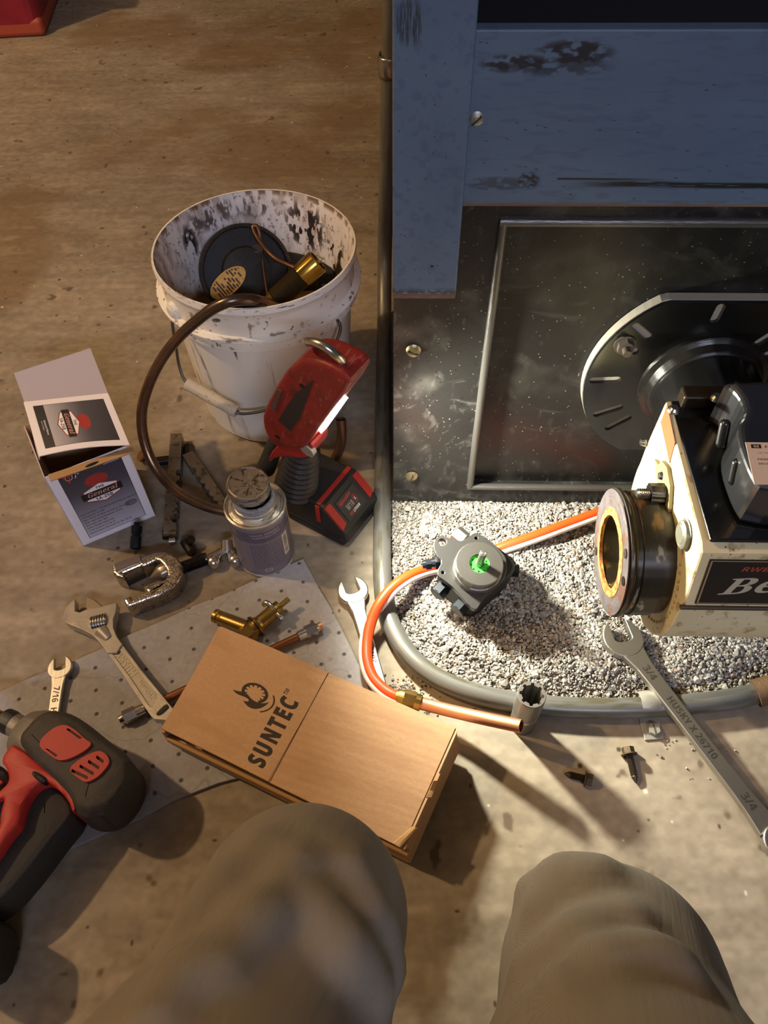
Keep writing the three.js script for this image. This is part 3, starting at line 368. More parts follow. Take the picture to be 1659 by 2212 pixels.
  const g0 = onCyl(512, 890, R * 1.08), g1 = onCyl(402, 828, R * 1.10), P2 = [onCyl(404, 829, R * 1.1), onCyl(394, 812, R * 1.1), onCyl(386, 785, R * 1.08), onCyl(380, 745, R * 1.06), onCyl(373, 705, R * 1.03), earL.clone()];
  const wire = M(0x6d6a64, 0.45, 0.8);
  const bail = part('bail', local(o, merge(tube(pts, 0.0019, 80, 8), tube(P2, 0.0019, 40, 8))), wire, o, 'bent steel wire handle');
  { const d = g1.clone().sub(g0), L = d.length(), g = turned([[0.0034, 0], [0.0072, 0], [0.0078, 0.004], [0.0074, L * 0.3], [0.0082, L * 0.5], [0.0076, L * 0.9], [0.0088, L - 0.002], [0.004, L]], 20); part('grip', local(o, aim(g, g0, d)), M(0xd8cfc0, 0.55, 0, { map: outMap }), bail, 'white plastic hand grip'); }
  for (const e of [ear, earL]) { const n = e.clone().sub(pailC).setY(0).normalize(); part('ear', local(o, aim(turned([[0, 0.004], [0.006, 0.004], [0.010, 0.001], [0.012, -0.006], [0, -0.006]], 20), e, n)), plasticOut, o); }
}

// ---------------------------------------------------------------- old parts in the pail
{
  const at = wp(530, 612, 0.165), o = thing('blower_motor', 'oily black burner motor with a yellow oval label, inside the pail', 'motor', V3(at.x, 0.006, at.z));
  const c = V3(0.002, at.y - 0.006 + 0.008, -0.012), ax = V3(0.30, 0.52, 0.80).normalize(), black = P(0x100d0a, 0.6, 0.2, { bumpMap: grainBump, bumpScale: 0.0004 });
  part('shell', aim(turned([[0, -0.07], [0.045, -0.07], [0.056, -0.062], [0.0575, -0.004], [0.0585, -0.002], [0.0585, 0.001], [0.055, 0.001], [0.053, -0.006], [0.032, -0.004], [0.030, 0.006], [0.016, 0.009], [0, 0.009]], 56, 0.5), c, ax), black, o);
  const fr = []; for (let i = 0; i < 120; i++) { const a = i / 120 * 6.283; const q = new THREE.Quaternion().setFromUnitVectors(V3(0, 1, 0), ax); const p1 = V3(Math.cos(a) * 0.0535, -0.001, Math.sin(a) * 0.0535).applyQuaternion(q).add(c), p2 = V3(Math.cos(a) * 0.0586, 0.0016, Math.sin(a) * 0.0586).applyQuaternion(q).add(c); fr.push(rod(p1, p2, 0.0009, 0.0009, 5)); }
  part('fin_ring', merge(fr), M(0x4b3a28, 0.6, 0.4), o, 'ring of fine brown fins');
  const oval = slab(circle(1, 40).map(([x, y]) => [x * 0.0135, y * 0.027]), 0.001, 0, 0); const lab = tex(128, 256, (u, v) => { const k = Math.hypot((u - 0.5) * 2, (v - 0.5) * 2); let c = lerp3([206, 168, 84], [186, 142, 62], fbm(u * 9, v * 9, 3, 5)); if (k < 0.9 && hash(Math.floor(u * 9), Math.floor(v * 15), 8) > 0.5 && Math.abs((v * 15) % 1 - 0.5) < 0.3) c = [62, 40, 22]; return c; });
  { const q = new THREE.Quaternion().setFromUnitVectors(V3(0, 1, 0), ax), ctr = localP(o, onPlane(491, 610, c.clone().add(o.position).addScaledVector(ax, 0.004), ax)); const uvg = clean(oval); const p = uvg.attributes.position; for (let i = 0; i < p.count; i++) uvg.attributes.uv.setXY(i, p.getX(i) / 0.027 + 0.5, p.getZ(i) / 0.054 + 0.5); uvg.rotateY(-0.75); uvg.applyQuaternion(q).translate(ctr.x, ctr.y, ctr.z).translate(ax.x * 0.007, ax.y * 0.007, ax.z * 0.007); part('rating_label', uvg, M(0xffffff, 0.6, 0, { map: lab }), o, 'yellow oval rating label'); }
  part('terminal', aim(hexagon(0.009, 0.022), localP(o, wp(557, 552, 0.185)), V3(0, 1, 0.1)), M(0x3a3c44, 0.5, 0.3), o);
  const b = thing('solenoid_block', 'black oily metal block lying under the brass tube in the pail', 'part', V3(wp(640, 600, 0.13).x, 0.006, wp(640, 600, 0.13).z));
  part('block', box(0.066, 0.15, 0.06, 0, 0.075, 0, 0.004), black, b); part('cap', box(0.03, 0.02, 0.03, 0.04, 0.14, 0.01, 0.004), black, b); part('plate', box(0.05, 0.004, 0.02, -0.01, 0.151, 0.02, 0.001), M(0x2a2c34, 0.35, 0.5), b);
  const cb = thing('scrap_block', 'small tan cardboard scrap wedged in the pail', 'scrap', V3(wp(660, 645, 0.12).x, 0.006, wp(660, 645, 0.12).z)); part('sheet', box(0.036, 0.125, 0.012, 0, 0.0625, 0, 0.001), M(0x8c6a3e, 0.9), cb); part('dark_end', box(0.03, 0.12, 0.02, 0.034, 0.06, 0.0, 0.003), M(0x241c16, 0.7), cb);
  // brass cylinder leaning on them
  const p0 = wp(572, 668, 0.172), p1 = wp(687, 564, 0.222), d = p1.clone().sub(p0), L = d.length();
  const bt = thing('brass_filter', 'brass torch tube with a knurled middle leaning in the pail', 'brass tube', p0.clone()); const lg = (pts, a = 0.5) => aim(turned(pts, 36, a), V3(), d);
  const mesh = M(0x6c5f38, 0.5, 0.8, { map: tex(256, 256, (u, v) => ((Math.floor(u * 64) + Math.floor(v * 64)) % 2 ? [120, 108, 70] : [88, 80, 52])), bumpMap: tex(256, 256, (u, v) => 255 * Math.abs(Math.sin(u * 200)) * Math.abs(Math.sin(v * 200)), false), bumpScale: 0.0005 });
  const oldBrass = M(0x9a7a34, 0.34, 0.95, { roughnessMap: smudge });
  part('nozzle', lg([[0, 0], [0.006, 0], [0.011, 0.012], [0.0125, 0.02], [0.0125, L * 0.27], [0, L * 0.27]]), oldBrass, bt); part('knurled_sleeve', lg([[0.0128, L * 0.22], [0.0136, L * 0.23], [0.0136, L * 0.72], [0.0128, L * 0.73]]), mesh, bt, 'dull knurled sleeve');
  part('mouth', lg([[0.0135, L * 0.7], [0.0146, L * 0.71], [0.0148, L * 0.985], [0.0143, L], [0.0125, L], [0.0122, L * 0.75], [0, L * 0.75]]), oldBrass, bt); part('core', lg([[0, L * 0.93], [0.009, L * 0.93], [0.0115, L * 0.9], [0.0115, L * 0.8]]), M(0x3a3526, 0.6, 0.5), bt);
  part('wire', local(bt, tube([wp(567, 560, 0.19), wp(572, 600, 0.185), wp(579, 640, 0.18), wp(590, 662, 0.178)], 0.0011, 24, 6)), oldCopper, bt);
  const loop = [[650, 585, 0.19], [622, 572, 0.192], [597, 560, 0.195], [576, 541, 0.2], [560, 520, 0.208], [549, 500, 0.215], [547, 489, 0.219], [554, 488, 0.219], [559, 500, 0.214], [562, 520, 0.204], [565, 545, 0.19], [566, 570, 0.17]].map(p => wp(...p));
  solo('copper_loop', tube(loop, 0.0026, 90, 10), oldCopper, 'thin bent brown copper tube standing in the pail', 'tube', loop[11].clone());
  // the long copper line that leaves the pail and lands on the flaring bar
  const pts = [[604, 668, 0.205], [575, 655, 0.229], [540, 647, 0.247], [500, 650, 0.252], [465, 664, 0.245], [425, 693, 0.226], [385, 730, 0.20], [350, 775, 0.172], [322, 830, 0.14], [307, 885, 0.112], [309, 940, 0.084], [325, 990, 0.06], [352, 1032, 0.043], [390, 1067, 0.036], [430, 1088, 0.031], [465, 1100, 0.027], [505, 1108, 0.0235]].map(p => wp(...p));
  const ends = solo('copper_line', tube(pts, 0.0063, 160, 14), M(0xffffff, 0.36, 0.85, { map: tex(512, 64, (u, v) => { let c = lerp3([106, 80, 62], [142, 112, 90], fbm(u * 30, v * 4, 4, 3)); return lerp3(c, [92, 84, 76], smooth(0.5, 0.75, fbm(u * 10, 1, 3, 5)) * 0.7); }), roughnessMap: smudge }), 'bent brown copper tube running from the pail rim down to the floor', 'tube', pts[16].clone().setY(0));
  // second copper end behind the work light
  const st = [[736, 905, 0.075], [738, 930, 0.06], [736, 960, 0.04], [727, 985, 0.022], [714, 1004, 0.008], [700, 1012, 0.0075]].map(p => wp(...p)); solo('copper_stub', tube(st, 0.0062, 40, 12), oldCopper, 'short brown copper tube end behind the work light', 'tube', st[5].clone().setY(0));
}

// ---------------------------------------------------------------- cordless work light standing on its battery
{
  const z = zoomed(440, 680, 3.815);
  const top = 0.058, nl = wp(626, 1062, top), nr = wp(697, 1098, top), fr = wp(742, 1003, top), turn = heading(nl, nr), Wd = Math.min(0.085, nr.distanceTo(fr)), Lx = nl.distanceTo(nr) + 0.026;
  const o = thing('work_light', 'red and black cordless work light standing on its battery, switched on', 'work light', nl.clone().setY(0), turn);
  // battery
  const prof = [[-0.012, 0], [Lx - 0.004, 0], [Lx + 0.006, 0.010], [Lx + 0.004, 0.026], [Lx - 0.026, top], [-0.012, top]];
  const bg = new THREE.ExtrudeGeometry(shapeOf(prof), { depth: Wd - 0.008, bevelEnabled: true, bevelThickness: 0.004, bevelSize: 0.004, bevelOffset: -0.004, bevelSegments: 3 }); bg.translate(0, 0, -Wd + 0.004);
  const bat = part('battery', metreUV(bg), M(0x1d1d1e, 0.42, 0, { bumpMap: grainBump, bumpScale: 0.0001 }), o, 'black battery pack with red accents');
  const xs = Lx - 0.034; part('stripe', box(0.006, 0.0016, Wd - 0.004, xs, top + 0.0004, -Wd / 2, 0.0006), redPlastic, bat, 'red stripe');
  part('stripe', box(0.006, 0.03, 0.0016, xs, top - 0.016, 0.0004, 0.0006), redPlastic, bat, 'red stripe');
  const sl = V3(Lx - 0.026, top, 0), s2 = V3(Lx + 0.004, 0.026, 0), on = (t, zz, up = 0.001) => sl.clone().lerp(s2, t).add(V3(0.0018 * 0 + up * 0.73, up * 0.68, zz));
  for (const zz of [-0.001, -Wd + 0.011]) { const a = on(0.05, zz, 0.0012), b = on(0.05, zz - 0.010, 0.0012), c = on(0.8, zz - 0.010, 0.0012), d = on(0.86, zz, 0.0012); part('release_button', sheet(a, b, c, d, 1, 1, () => 0, 0.003, -1), redPlastic, bat, 'red release button'); }
  const labT = canvasTex(512, 256, (g, w, h) => { g.fillStyle = '#2a2a2a'; g.fillRect(0, 0, w, h); g.fillStyle = '#b02a22'; g.font = 'italic bold 58px serif'; g.save(); g.translate(40, 74); g.rotate(-0.05); g.fillText('Milwaukee', 0, 0); g.restore(); g.fillStyle = '#8f8a84'; g.font = 'bold 92px sans-serif'; g.fillText('M18', 120, 168); g.fillStyle = '#b02a22'; g.font = 'italic bold 44px sans-serif'; g.fillText('RED', 96, 226); g.fillStyle = '#d8d4cc'; g.fillText('LITHIUM', 190, 226); g.strokeStyle = '#b02a22'; g.lineWidth = 8; g.beginPath(); g.arc(372, 128, 42, 0, 7); g.stroke(); g.fillStyle = '#d8d4cc'; g.font = 'bold 50px sans-serif'; g.fillText('0', 358, 146); });
  part('battery_label', sheet(on(0.18, -0.016), on(0.18, -Wd + 0.018), on(0.85, -Wd + 0.018), on(0.85, -0.016), 1, 1, () => 0, 0.0004, -1), M(0xffffff, 0.5, 0, { map: labT }), bat, 'battery label with red and white lettering');
  part('base_skirt', metreUV(box(Lx + 0.012, 0.016, Wd + 0.004, Lx / 2 - 0.004, 0.008, -Wd / 2, 0.005)), blackPlastic, bat);
  // head frame
  const B = onPlane(652, 978, V3(0, 0, -0.575), V3(0, 0, 1)), T = onPlane(742, 752, V3(0, 0, -0.505), V3(0, 0, 1)), a = T.clone().sub(B).normalize();
  let s = V3(0.80, -0.24, 0.56); s.addScaledVector(a, -s.dot(a)).normalize(); const n = s.clone().cross(a).normalize(); if (n.z < 0) n.negate();
  const q2 = (x, y) => { const [px, py] = z(x, y), p = onPlane(px, py, B, n).sub(B); return [p.dot(s), p.dot(a)]; };
  const basis = new THREE.Matrix4().makeBasis(s, a, n); if (basis.determinant() < 0) basis.makeBasis(s, a, n.clone());
  const put = g => local(o, g.applyMatrix4(basis).translate(B.x, B.y, B.z));
  const outl = [[690, 1010], [640, 985], [590, 900], [565, 830], [565, 720], [740, 400], [850, 300], [905, 270], [1040, 290], [1170, 350], [1280, 425], [1298, 490], [1108, 735], [985, 905], [940, 985], [890, 1035]].map(p => q2(...p));
  const TH = 0.026, hg = new THREE.ExtrudeGeometry(shapeOf(rounded(outl, 0.3, 1)), { depth: TH, bevelEnabled: true, bevelThickness: 0.004, bevelSize: 0.005, bevelOffset: -0.005, bevelSegments: 3 }); hg.translate(0, 0, -TH / 2);
  const redDirty = M(0xffffff, 0.45, 0, { map: tex(256, 256, seamless((u, v) => { let c = lerp3([112, 24, 20], [132, 32, 26], fbm(u * 6, v * 6, 3, 3)); c = lerp3(c, [70, 22, 20], smooth(0.55, 0.75, fbm(u * 7, v * 7, 4, 6)) * 0.75); c = lerp3(c, [150, 110, 104], smooth(0.7, 0.78, fbm(u * 40, v * 14, 3, 9)) * 0.5); return c; })), bumpMap: grainBump, bumpScale: 0.0002 });
  const head = part('head', put(metreUV(hg, 0.12)), redDirty, o, 'scuffed red plastic lamp head');
  const slabOn = (pts, t, off) => { const g = new THREE.ExtrudeGeometry(shapeOf(pts.map(p => q2(...p))), { depth: t, bevelEnabled: false }); g.translate(0, 0, off + TH / 2 + 0.004); return put(g); };
  part('black_panel', slabOn([[860, 545], [1000, 440], [880, 760], [800, 870], [700, 780], [790, 640]], 0.0012, -0.0006), M(0x241c1b, 0.6), head, 'worn black panel');
  part('rib', slabOn([[700, 520], [740, 530], [680, 690], [640, 680]], 0.002, -0.0006), M(0x4a3834, 0.7), head); for (const [x, y] of [[690, 918], [905, 490]]) { const c = q2(x, y); part('screw', put(new THREE.CylinderGeometry(0.0032, 0.0032, 0.002, 14).rotateX(Math.PI / 2).translate(c[0], c[1], TH / 2 + 0.0035)), darkSteel, head); }
  // LED window on the edge of the head that faces the boiler
  const e0 = q2(972, 932), e1 = q2(1140, 690), mid = [(e0[0] + e1[0]) / 2, (e0[1] + e1[1]) / 2], eL = Math.hypot(e1[0] - e0[0], e1[1] - e0[1]), ea = Math.atan2(e1[1] - e0[1], e1[0] - e0[0]), nx = Math.sin(ea), ny = -Math.cos(ea);
  const lensG = new THREE.BoxGeometry(eL, 0.003, 0.010).rotateZ(ea).translate(mid[0] + nx * 0.0022, mid[1] + ny * 0.0022, 0);
  part('led_strip', put(lensG), M(0xffffff, 0.4, 0, { emissive: LED, emissiveIntensity: 30 }), head, 'glowing white lamp strip');
  const ctr = V3(mid[0] + nx * 0.0055, mid[1] + ny * 0.0055, 0).applyMatrix4(basis).add(B), dir = V3(nx, ny, 0).applyMatrix4(basis).normalize();
  const led = new THREE.SpotLight(LED, 2.15, 0, 1.24, 0.9, 2); led.name = 'work_light_lamp'; led.castShadow = true; led.shadow.radius = 0.7; o.add(led); led.position.copy(localP(o, ctr)); const aimAt = V3(0.27, 0.09, -0.42); led.target.position.copy(localP(o, aimAt)); o.add(led.target); led.target.name = 'aim_point';
  // hook
  const hk = [[880, 240, -0.002], [890, 190, 0.006], [930, 152, 0.012], [1000, 140, 0.014], [1080, 175, 0.014], [1150, 250, 0.012], [1182, 330, 0.008], [1175, 390, 0.004], [1150, 425, -0.002]].map(([x, y, d]) => { const p = q2(x, y); return V3(p[0], p[1], d); }); part('hook', put(tube(hk, 0.0040, 60, 12)), chrome, o, 'bright steel hanging hook');
  // joint, neck and black arm
  const j0 = localP(o, wp(640, 1052, top - 0.002)), j1 = localP(o, B.clone().addScaledVector(n, -0.004)).add(V3(0, 0.006, 0)), nd = j1.clone().sub(j0), nL = nd.length(), np = [[0, 0], [0.027, 0]]; for (let i = 0; i < 9; i++) { const t = i / 9, r = 0.026 - 0.008 * t; np.push([r + 0.0012, nL * (t + 0.02)], [r - 0.0012, nL * (t + 0.075)]); } np.push([0.017, nL], [0, nL]);
  part('neck', aim(turned(np, 36, 0.4), j0, nd), blackPlastic, o, 'black ribbed flexible neck');
  part('collar', put(merge(slabLocal(rounded([[600, 1090], [690, 985], [890, 1000], [965, 985], [960, 1080], [900, 1120], [760, 1105], [650, 1110], [595, 1165]].map(p => q2(...p)), 0.3, 1), 0.024, -0.012))), redPlastic, o, 'red collar under the head');
  const hv = q2(925, 1040); part('pivot_disc', put(new THREE.CylinderGeometry(0.009, 0.009, 0.006, 24).rotateX(Math.PI / 2).translate(hv[0], hv[1], 0.013)), M(0x8f8a84, 0.5, 0.3), o);
  part('shoulder', local(o, merge(rod(wp(575, 1010, 0.035), wp(600, 945, 0.085), 0.012, 0.010, 16), new THREE.SphereGeometry(0.0122, 14, 10).translate(...wp(575, 1010, 0.035).toArray()))), rubber, o);
}
function slabLocal(pts, t, off) { const g = new THREE.ExtrudeGeometry(shapeOf(pts), { depth: t, bevelEnabled: true, bevelThickness: 0.002, bevelSize: 0.002, bevelOffset: -0.002, bevelSegments: 2 }); g.translate(0, 0, off); return g; }

// ---------------------------------------------------------------- can of pipe sealant with its lid and dauber
{
  const c = wp(576, 1196, 0), o = thing('sealant_can', 'grey can of pipe cement with a loose lid on its open neck', 'can', c), R = 0.0332, Hc = 0.099;
  const lab = canvasTex(2048, 768, (g, w, h) => { g.fillStyle = '#77727c'; g.fillRect(0, 0, w, h); g.fillStyle = '#5b5666'; g.fillRect(0, 60, w, 150); for (let k = 0; k < 4; k++) { const x0 = k * 512; g.fillStyle = '#a29da6'; g.font = 'bold 34px sans-serif'; g.fillText('DANGER: EXTREMELY', x0 + 70, 110); g.fillText('FLAMMABLE LIQUID', x0 + 90, 150); g.fillStyle = '#4a4652'; g.fillRect(x0 + 40, 214, 440, 6); g.font = '19px sans-serif'; for (let i = 0; i < 17; i++) { let x = x0 + 40; const y = 256 + i * 24; while (x < x0 + 430) { const l = 10 + 40 * hash(i, x, k); g.fillRect(x, y, Math.min(l, x0 + 440 - x), 9); x += l + 9; } } } for (const x0 of [430, 1454]) { g.fillStyle = '#d8d2c4'; g.fillRect(x0, 250, 84, 330); g.fillStyle = '#3a3640'; for (let i = 0; i < 22; i++) g.fillRect(x0 + 12, 262 + i * 14, 60, 3 + 8 * hash(i, 3, 1)); } g.strokeStyle = '#c8c2ba'; g.lineWidth = 6; g.strokeRect(160, 660, 74, 40); g.strokeRect(1184, 660, 74, 40); });
  lab.wrapS = THREE.RepeatWrapping; lab.offset.x = 0.06;
  const metal = M(0xffffff, 0.45, 0.6, { map: tex(256, 256, seamless((u, v) => { let q = lerp3([150, 146, 136], [178, 174, 164], fbm(u * 8, v * 8, 4, 3)); return lerp3(q, [96, 74, 50], smooth(0.6, 0.72, fbm(u * 16, v * 16, 4, 5)) * 0.7); })), roughnessMap: smudge, bumpMap: grainBump, bumpScale: 0.0003 });
  part('can_body', turned([[R, 0.004], [R, Hc - 0.004]], 64), M(0xffffff, 0.5, 0.25, { map: lab }), o, 'grey printed can label');
  part('can_rim', merge(turned([[0, 0.0], [R - 0.002, 0], [R + 0.0012, 0.001], [R + 0.0014, 0.003], [R, 0.0045]], 56), turned([[R, Hc - 0.0045], [R + 0.0014, Hc - 0.003], [R + 0.0014, Hc - 0.0005], [R - 0.0005, Hc + 0.0004], [R - 0.003, Hc - 0.002], [0.027, Hc - 0.001], [0.0245, Hc + 0.002], [0.0238, Hc + 0.0045], [0.0225, Hc + 0.005]], 56)), metal, o, 'rusty can top');
  const neckM = M(0x8d8f96, 0.7, 0.1, { bumpMap: grainBump, bumpScale: 0.002 }), neck = turned([[0.0225, Hc + 0.003], [0.0222, Hc + 0.010], [0.0232, Hc + 0.0125], [0.0222, Hc + 0.016], [0.0205, Hc + 0.0165], [0.019, Hc + 0.012], [0.0185, Hc - 0.01]], 72, 0.9); { const p = neck.attributes.position; for (let i = 0; i < p.count; i++) if (p.getY(i) > Hc + 0.008) { const a = Math.atan2(p.getZ(i), p.getX(i)); p.setY(i, p.getY(i) + 0.004 * (fbm(a * 7 + 20, p.getY(i) * 300, 3, 4) - 0.6)); const s = 1 + 0.05 * (fbm(a * 9 + 30, 2, 2, 6) - 0.5); p.setX(i, p.getX(i) * s); p.setZ(i, p.getZ(i) * s); } neck.computeVertexNormals(); }
  part('neck', neck, neckM, o, 'threaded neck crusted with blue-grey cement'); part('liquid', turned([[0, Hc - 0.008], [0.0186, Hc - 0.008]], 40), M(0x2a3350, 0.3), o);
  part('dauber', turned([[0, Hc - 0.008], [0.010, Hc - 0.008], [0.0125, Hc + 0.004], [0.0128, Hc + 0.022], [0.006, Hc + 0.026], [0, Hc + 0.026]], 30), M(0x2c3552, 0.8, 0, { bumpMap: grainBump, bumpScale: 0.002 }), o, 'blue dauber');
  const L = []; L.push([0, 0.0145], [0.005, 0.0145], [0.0052, 0.0138], [0.008, 0.0136], [0.0195, 0.0142], [0.0205, 0.0152], [0.0222, 0.0145]); for (let i = 0; i < 4; i++) L.push([0.0232, 0.0125 - i * 0.003], [0.0222, 0.011 - i * 0.003]); L.push([0.0226, 0.0002], [0.0212, 0], [0.021, 0.011], [0, 0.011]);
  const lid = turned(L, 72, 0.4); lid.rotateX(0.05); lid.rotateZ(-0.06); lid.translate(-0.0035, Hc + 0.0205, -0.002); part('lid', lid, M(0xffffff, 0.5, 0.55, { map: tex(256, 256, seamless((u, v) => { let q = lerp3([96, 88, 76], [146, 138, 124], fbm(u * 9, v * 9, 4, 7)); return lerp3(q, [52, 40, 30], smooth(0.55, 0.7, fbm(u * 26, v * 26, 4, 8)) * 0.8); })), bumpMap: grainBump, bumpScale: 0.0004 }), o, 'rusty screw lid with a ring mark');
}

// ---------------------------------------------------------------- opened filter carton
{
  const A = wp(180, 1180, 0), Bp = wp(335, 1115, 0), h = 0.131, turn = heading(A, Bp), w = A.distanceTo(Bp), d = 0.088;
  const o = thing('filter_carton', 'opened grey and white filter carton standing upright with its lid up', 'carton', A, turn);
  const white = M(0xe8e4e6, 0.6), tan = M(0xa9855a, 0.85, 0, { bumpMap: grainBump, bumpScale: 0.0003 }), grey = M(0xb4adb8, 0.75);
  const badge = (g, x, y, s, rot = 0) => { g.save(); g.translate(x, y); g.rotate(rot); g.scale(s, s); const hexa = (a, b, c) => { g.beginPath(); g.moveTo(-a, -b * 0.55); g.lineTo(0, -b); g.lineTo(a, -b * 0.55); g.lineTo(a, b * 0.5); g.lineTo(0, b); g.lineTo(-a, b * 0.5); g.closePath(); g.fillStyle = c; g.fill(); }; g.fillStyle = '#a5352f'; g.beginPath(); g.ellipse(0, -150, 96, 62, 0, 0, 7); g.fill(); hexa(150, 112, '#8e2c2a'); hexa(140, 102, '#f0ecec'); g.fillStyle = '#1d1a1e'; g.fillRect(-172, -40, 344, 76); g.font = 'bold 40px sans-serif'; g.textAlign = 'center'; g.fillText('THE', 0, -50); g.font = 'bold 46px sans-serif'; g.fillText('1A-25B', 0, 76); g.fillStyle = '#d89a8c'; g.font = 'italic bold 64px serif'; g.fillText('General', 0, 18); g.restore(); };
  const field = (g, x, y, ww, hh, vert) => { const gr = vert ? g.createLinearGradient(0, y, 0, y + hh) : g.createLinearGradient(x, 0, x + ww, 0); const cs = vert ? ['#33313a', '#4c4a54', '#8e8c98', '#c4c2cc'] : ['#c8c4c4', '#98949a', '#4e4c54', '#3a383e']; cs.forEach((c, i) => gr.addColorStop(i / 3, c)); g.fillStyle = gr; g.fillRect(x, y, ww, hh); };
  const frontT = canvasTex(768, 1024, (g, W, H) => { g.fillStyle = '#e9e6ee'; g.fillRect(0, 0, W, H); field(g, 96, 20, 590, 930, true); g.strokeStyle = '#1d1c22'; g.lineWidth = 5; g.strokeRect(96, 20, 590, 930); g.save(); g.translate(180, 70); g.fillStyle = '#a5352f'; g.beginPath(); g.moveTo(-70, -40); g.lineTo(90, -40); g.lineTo(-10, 110); g.closePath(); g.fill(); g.fillStyle = '#e9e6ee'; g.font = 'italic bold 108px sans-serif'; g.fillText('GF', -40, 66); g.fillStyle = '#1d1a1e'; g.font = 'italic bold 96px sans-serif'; g.fillText('GF', -36, 62); g.restore(); g.fillStyle = '#d9d7e2'; g.font = 'bold 46px sans-serif'; g.fillText('USA', 520, 92); g.fillRect(600, 60, 62, 32); g.fillRect(512, 106, 150, 5); badge(g, 400, 420, 1.15, 0); g.fillStyle = '#2a2830'; g.font = 'bold 25px sans-serif'; const T = ['Fuel Oil Filter - 1A-25B Nominal Rated Capacity', 'Firing Rate: 1A-25B', 'Max. Flow: 25 GPH - 0.5 PSI at 10 in. Vacuum', 'Max. Operating Pressure: 15 PSI', 'Port Size: 3/8" NPT', 'Filter Media: Wool Felt', 'Total Surface: 71 sq. in.', 'Replacement Element: Pt. No. 1A-30']; T.forEach((t, i) => g.fillText(t, 118, 626 + i * 40)); g.lineWidth = 6; g.strokeStyle = '#2a2830'; g.beginPath(); g.ellipse(604, 700, 58, 34, 0, 0, 7); g.stroke(); g.beginPath(); g.ellipse(604, 700, 46, 24, 0, 0, 7); g.stroke(); g.font = 'bold 34px sans-serif'; g.fillText('ETL', 570, 712); });
  const lidT = canvasTex(1024, 768, (g, W, H) => { g.fillStyle = '#efe9ea'; g.fillRect(0, 0, W, H); field(g, 90, 80, 850, 610, false); g.strokeStyle = '#2a282e'; g.lineWidth = 5; g.strokeRect(90, 80, 850, 610); g.fillStyle = '#242228'; g.fillRect(90, 80, 120, 610); g.save(); g.translate(160, 300); g.rotate(Math.PI / 2); g.fillStyle = '#efe9ea'; g.font = 'bold 30px sans-serif'; g.fillText('General Filters', 0, 0); g.font = '20px sans-serif'; g.fillText('Novi, Michigan', 10, 30); g.restore(); badge(g, 440, 390, 1.2, Math.PI / 2); });
  part('front_panel', sheet(V3(0, h, 0), V3(w, h, 0), V3(w, 0, 0), V3(0, 0, 0), 1, 1, () => 0, 0.0008, -1), M(0xffffff, 0.5, 0, { map: frontT }), o, 'printed grey front of the carton');
  part('inner_front', sheet(V3(w, h - 0.001, -0.0012), V3(0, h - 0.001, -0.0012), V3(0, 0.001, -0.0012), V3(w, 0.001, -0.0012), 1, 1, () => 0, 0.0004, -1), tan, o);
  part('side_panel', box(0.001, h, d, 0, h / 2, -d / 2), M(0xc9b6b4, 0.6), o); part('side_panel', box(0.001, h, d, w, h / 2, -d / 2), white, o); part('back_panel', box(w, h, 0.001, w / 2, h / 2, -d), tan, o); part('carton_bottom', box(w, 0.001, d, w / 2, 0.0006, -d / 2), tan, o);
  // folded front flange with its finger notch
  { const q = (x, y) => { const p = localP(o, wp(x, y, h)); return [p.x, p.z]; }; const notch = circle(1, 18).map(([a, b]) => q(199 + 15 * a - 1.5 * b, 1003.5 - 5.5 * a + 4.5 * b)).reverse(); part('front_flap', slab([q(104, 1026), q(286, 966), q(291, 977), q(110, 1040)], 0.001, h - 0.0003, 0, [notch]), tan, o, 'tan folded front edge with a finger notch'); }
  const l0 = wp(52, 868, h + 0.018), l1 = wp(233, 849, h + 0.018), l2 = wp(280, 961, h + 0.010), l3 = wp(86, 985, h + 0.012);
  part('lid', local(o, sheet(l0, l1, l2, l3, 14, 6, (u, v) => 0.005 * Math.sin(Math.PI * u) * v, 0.0012, -1)), M(0xffffff, 0.5, 0, { map: lidT }), o, 'printed white lid panel');
  part('tuck_flap', local(o, sheet(wp(30, 806, h + 0.026), wp(195, 752, h + 0.026), l1, l0, 8, 4, (u, v) => -0.002 * Math.sin(Math.PI * v), 0.001, -1)), grey, o, 'plain lavender grey tuck flap');
  part('side_flap', local(o, sheet(l0.clone().add(V3(-0.001, -0.001, 0)), l3.clone().add(V3(-0.001, -0.001, 0)), wp(84, 998, h - 0.012), wp(63, 905, h - 0.002), 4, 2, () => 0.001, 0.001, 1)), white, o, 'white crumpled side flap');
}

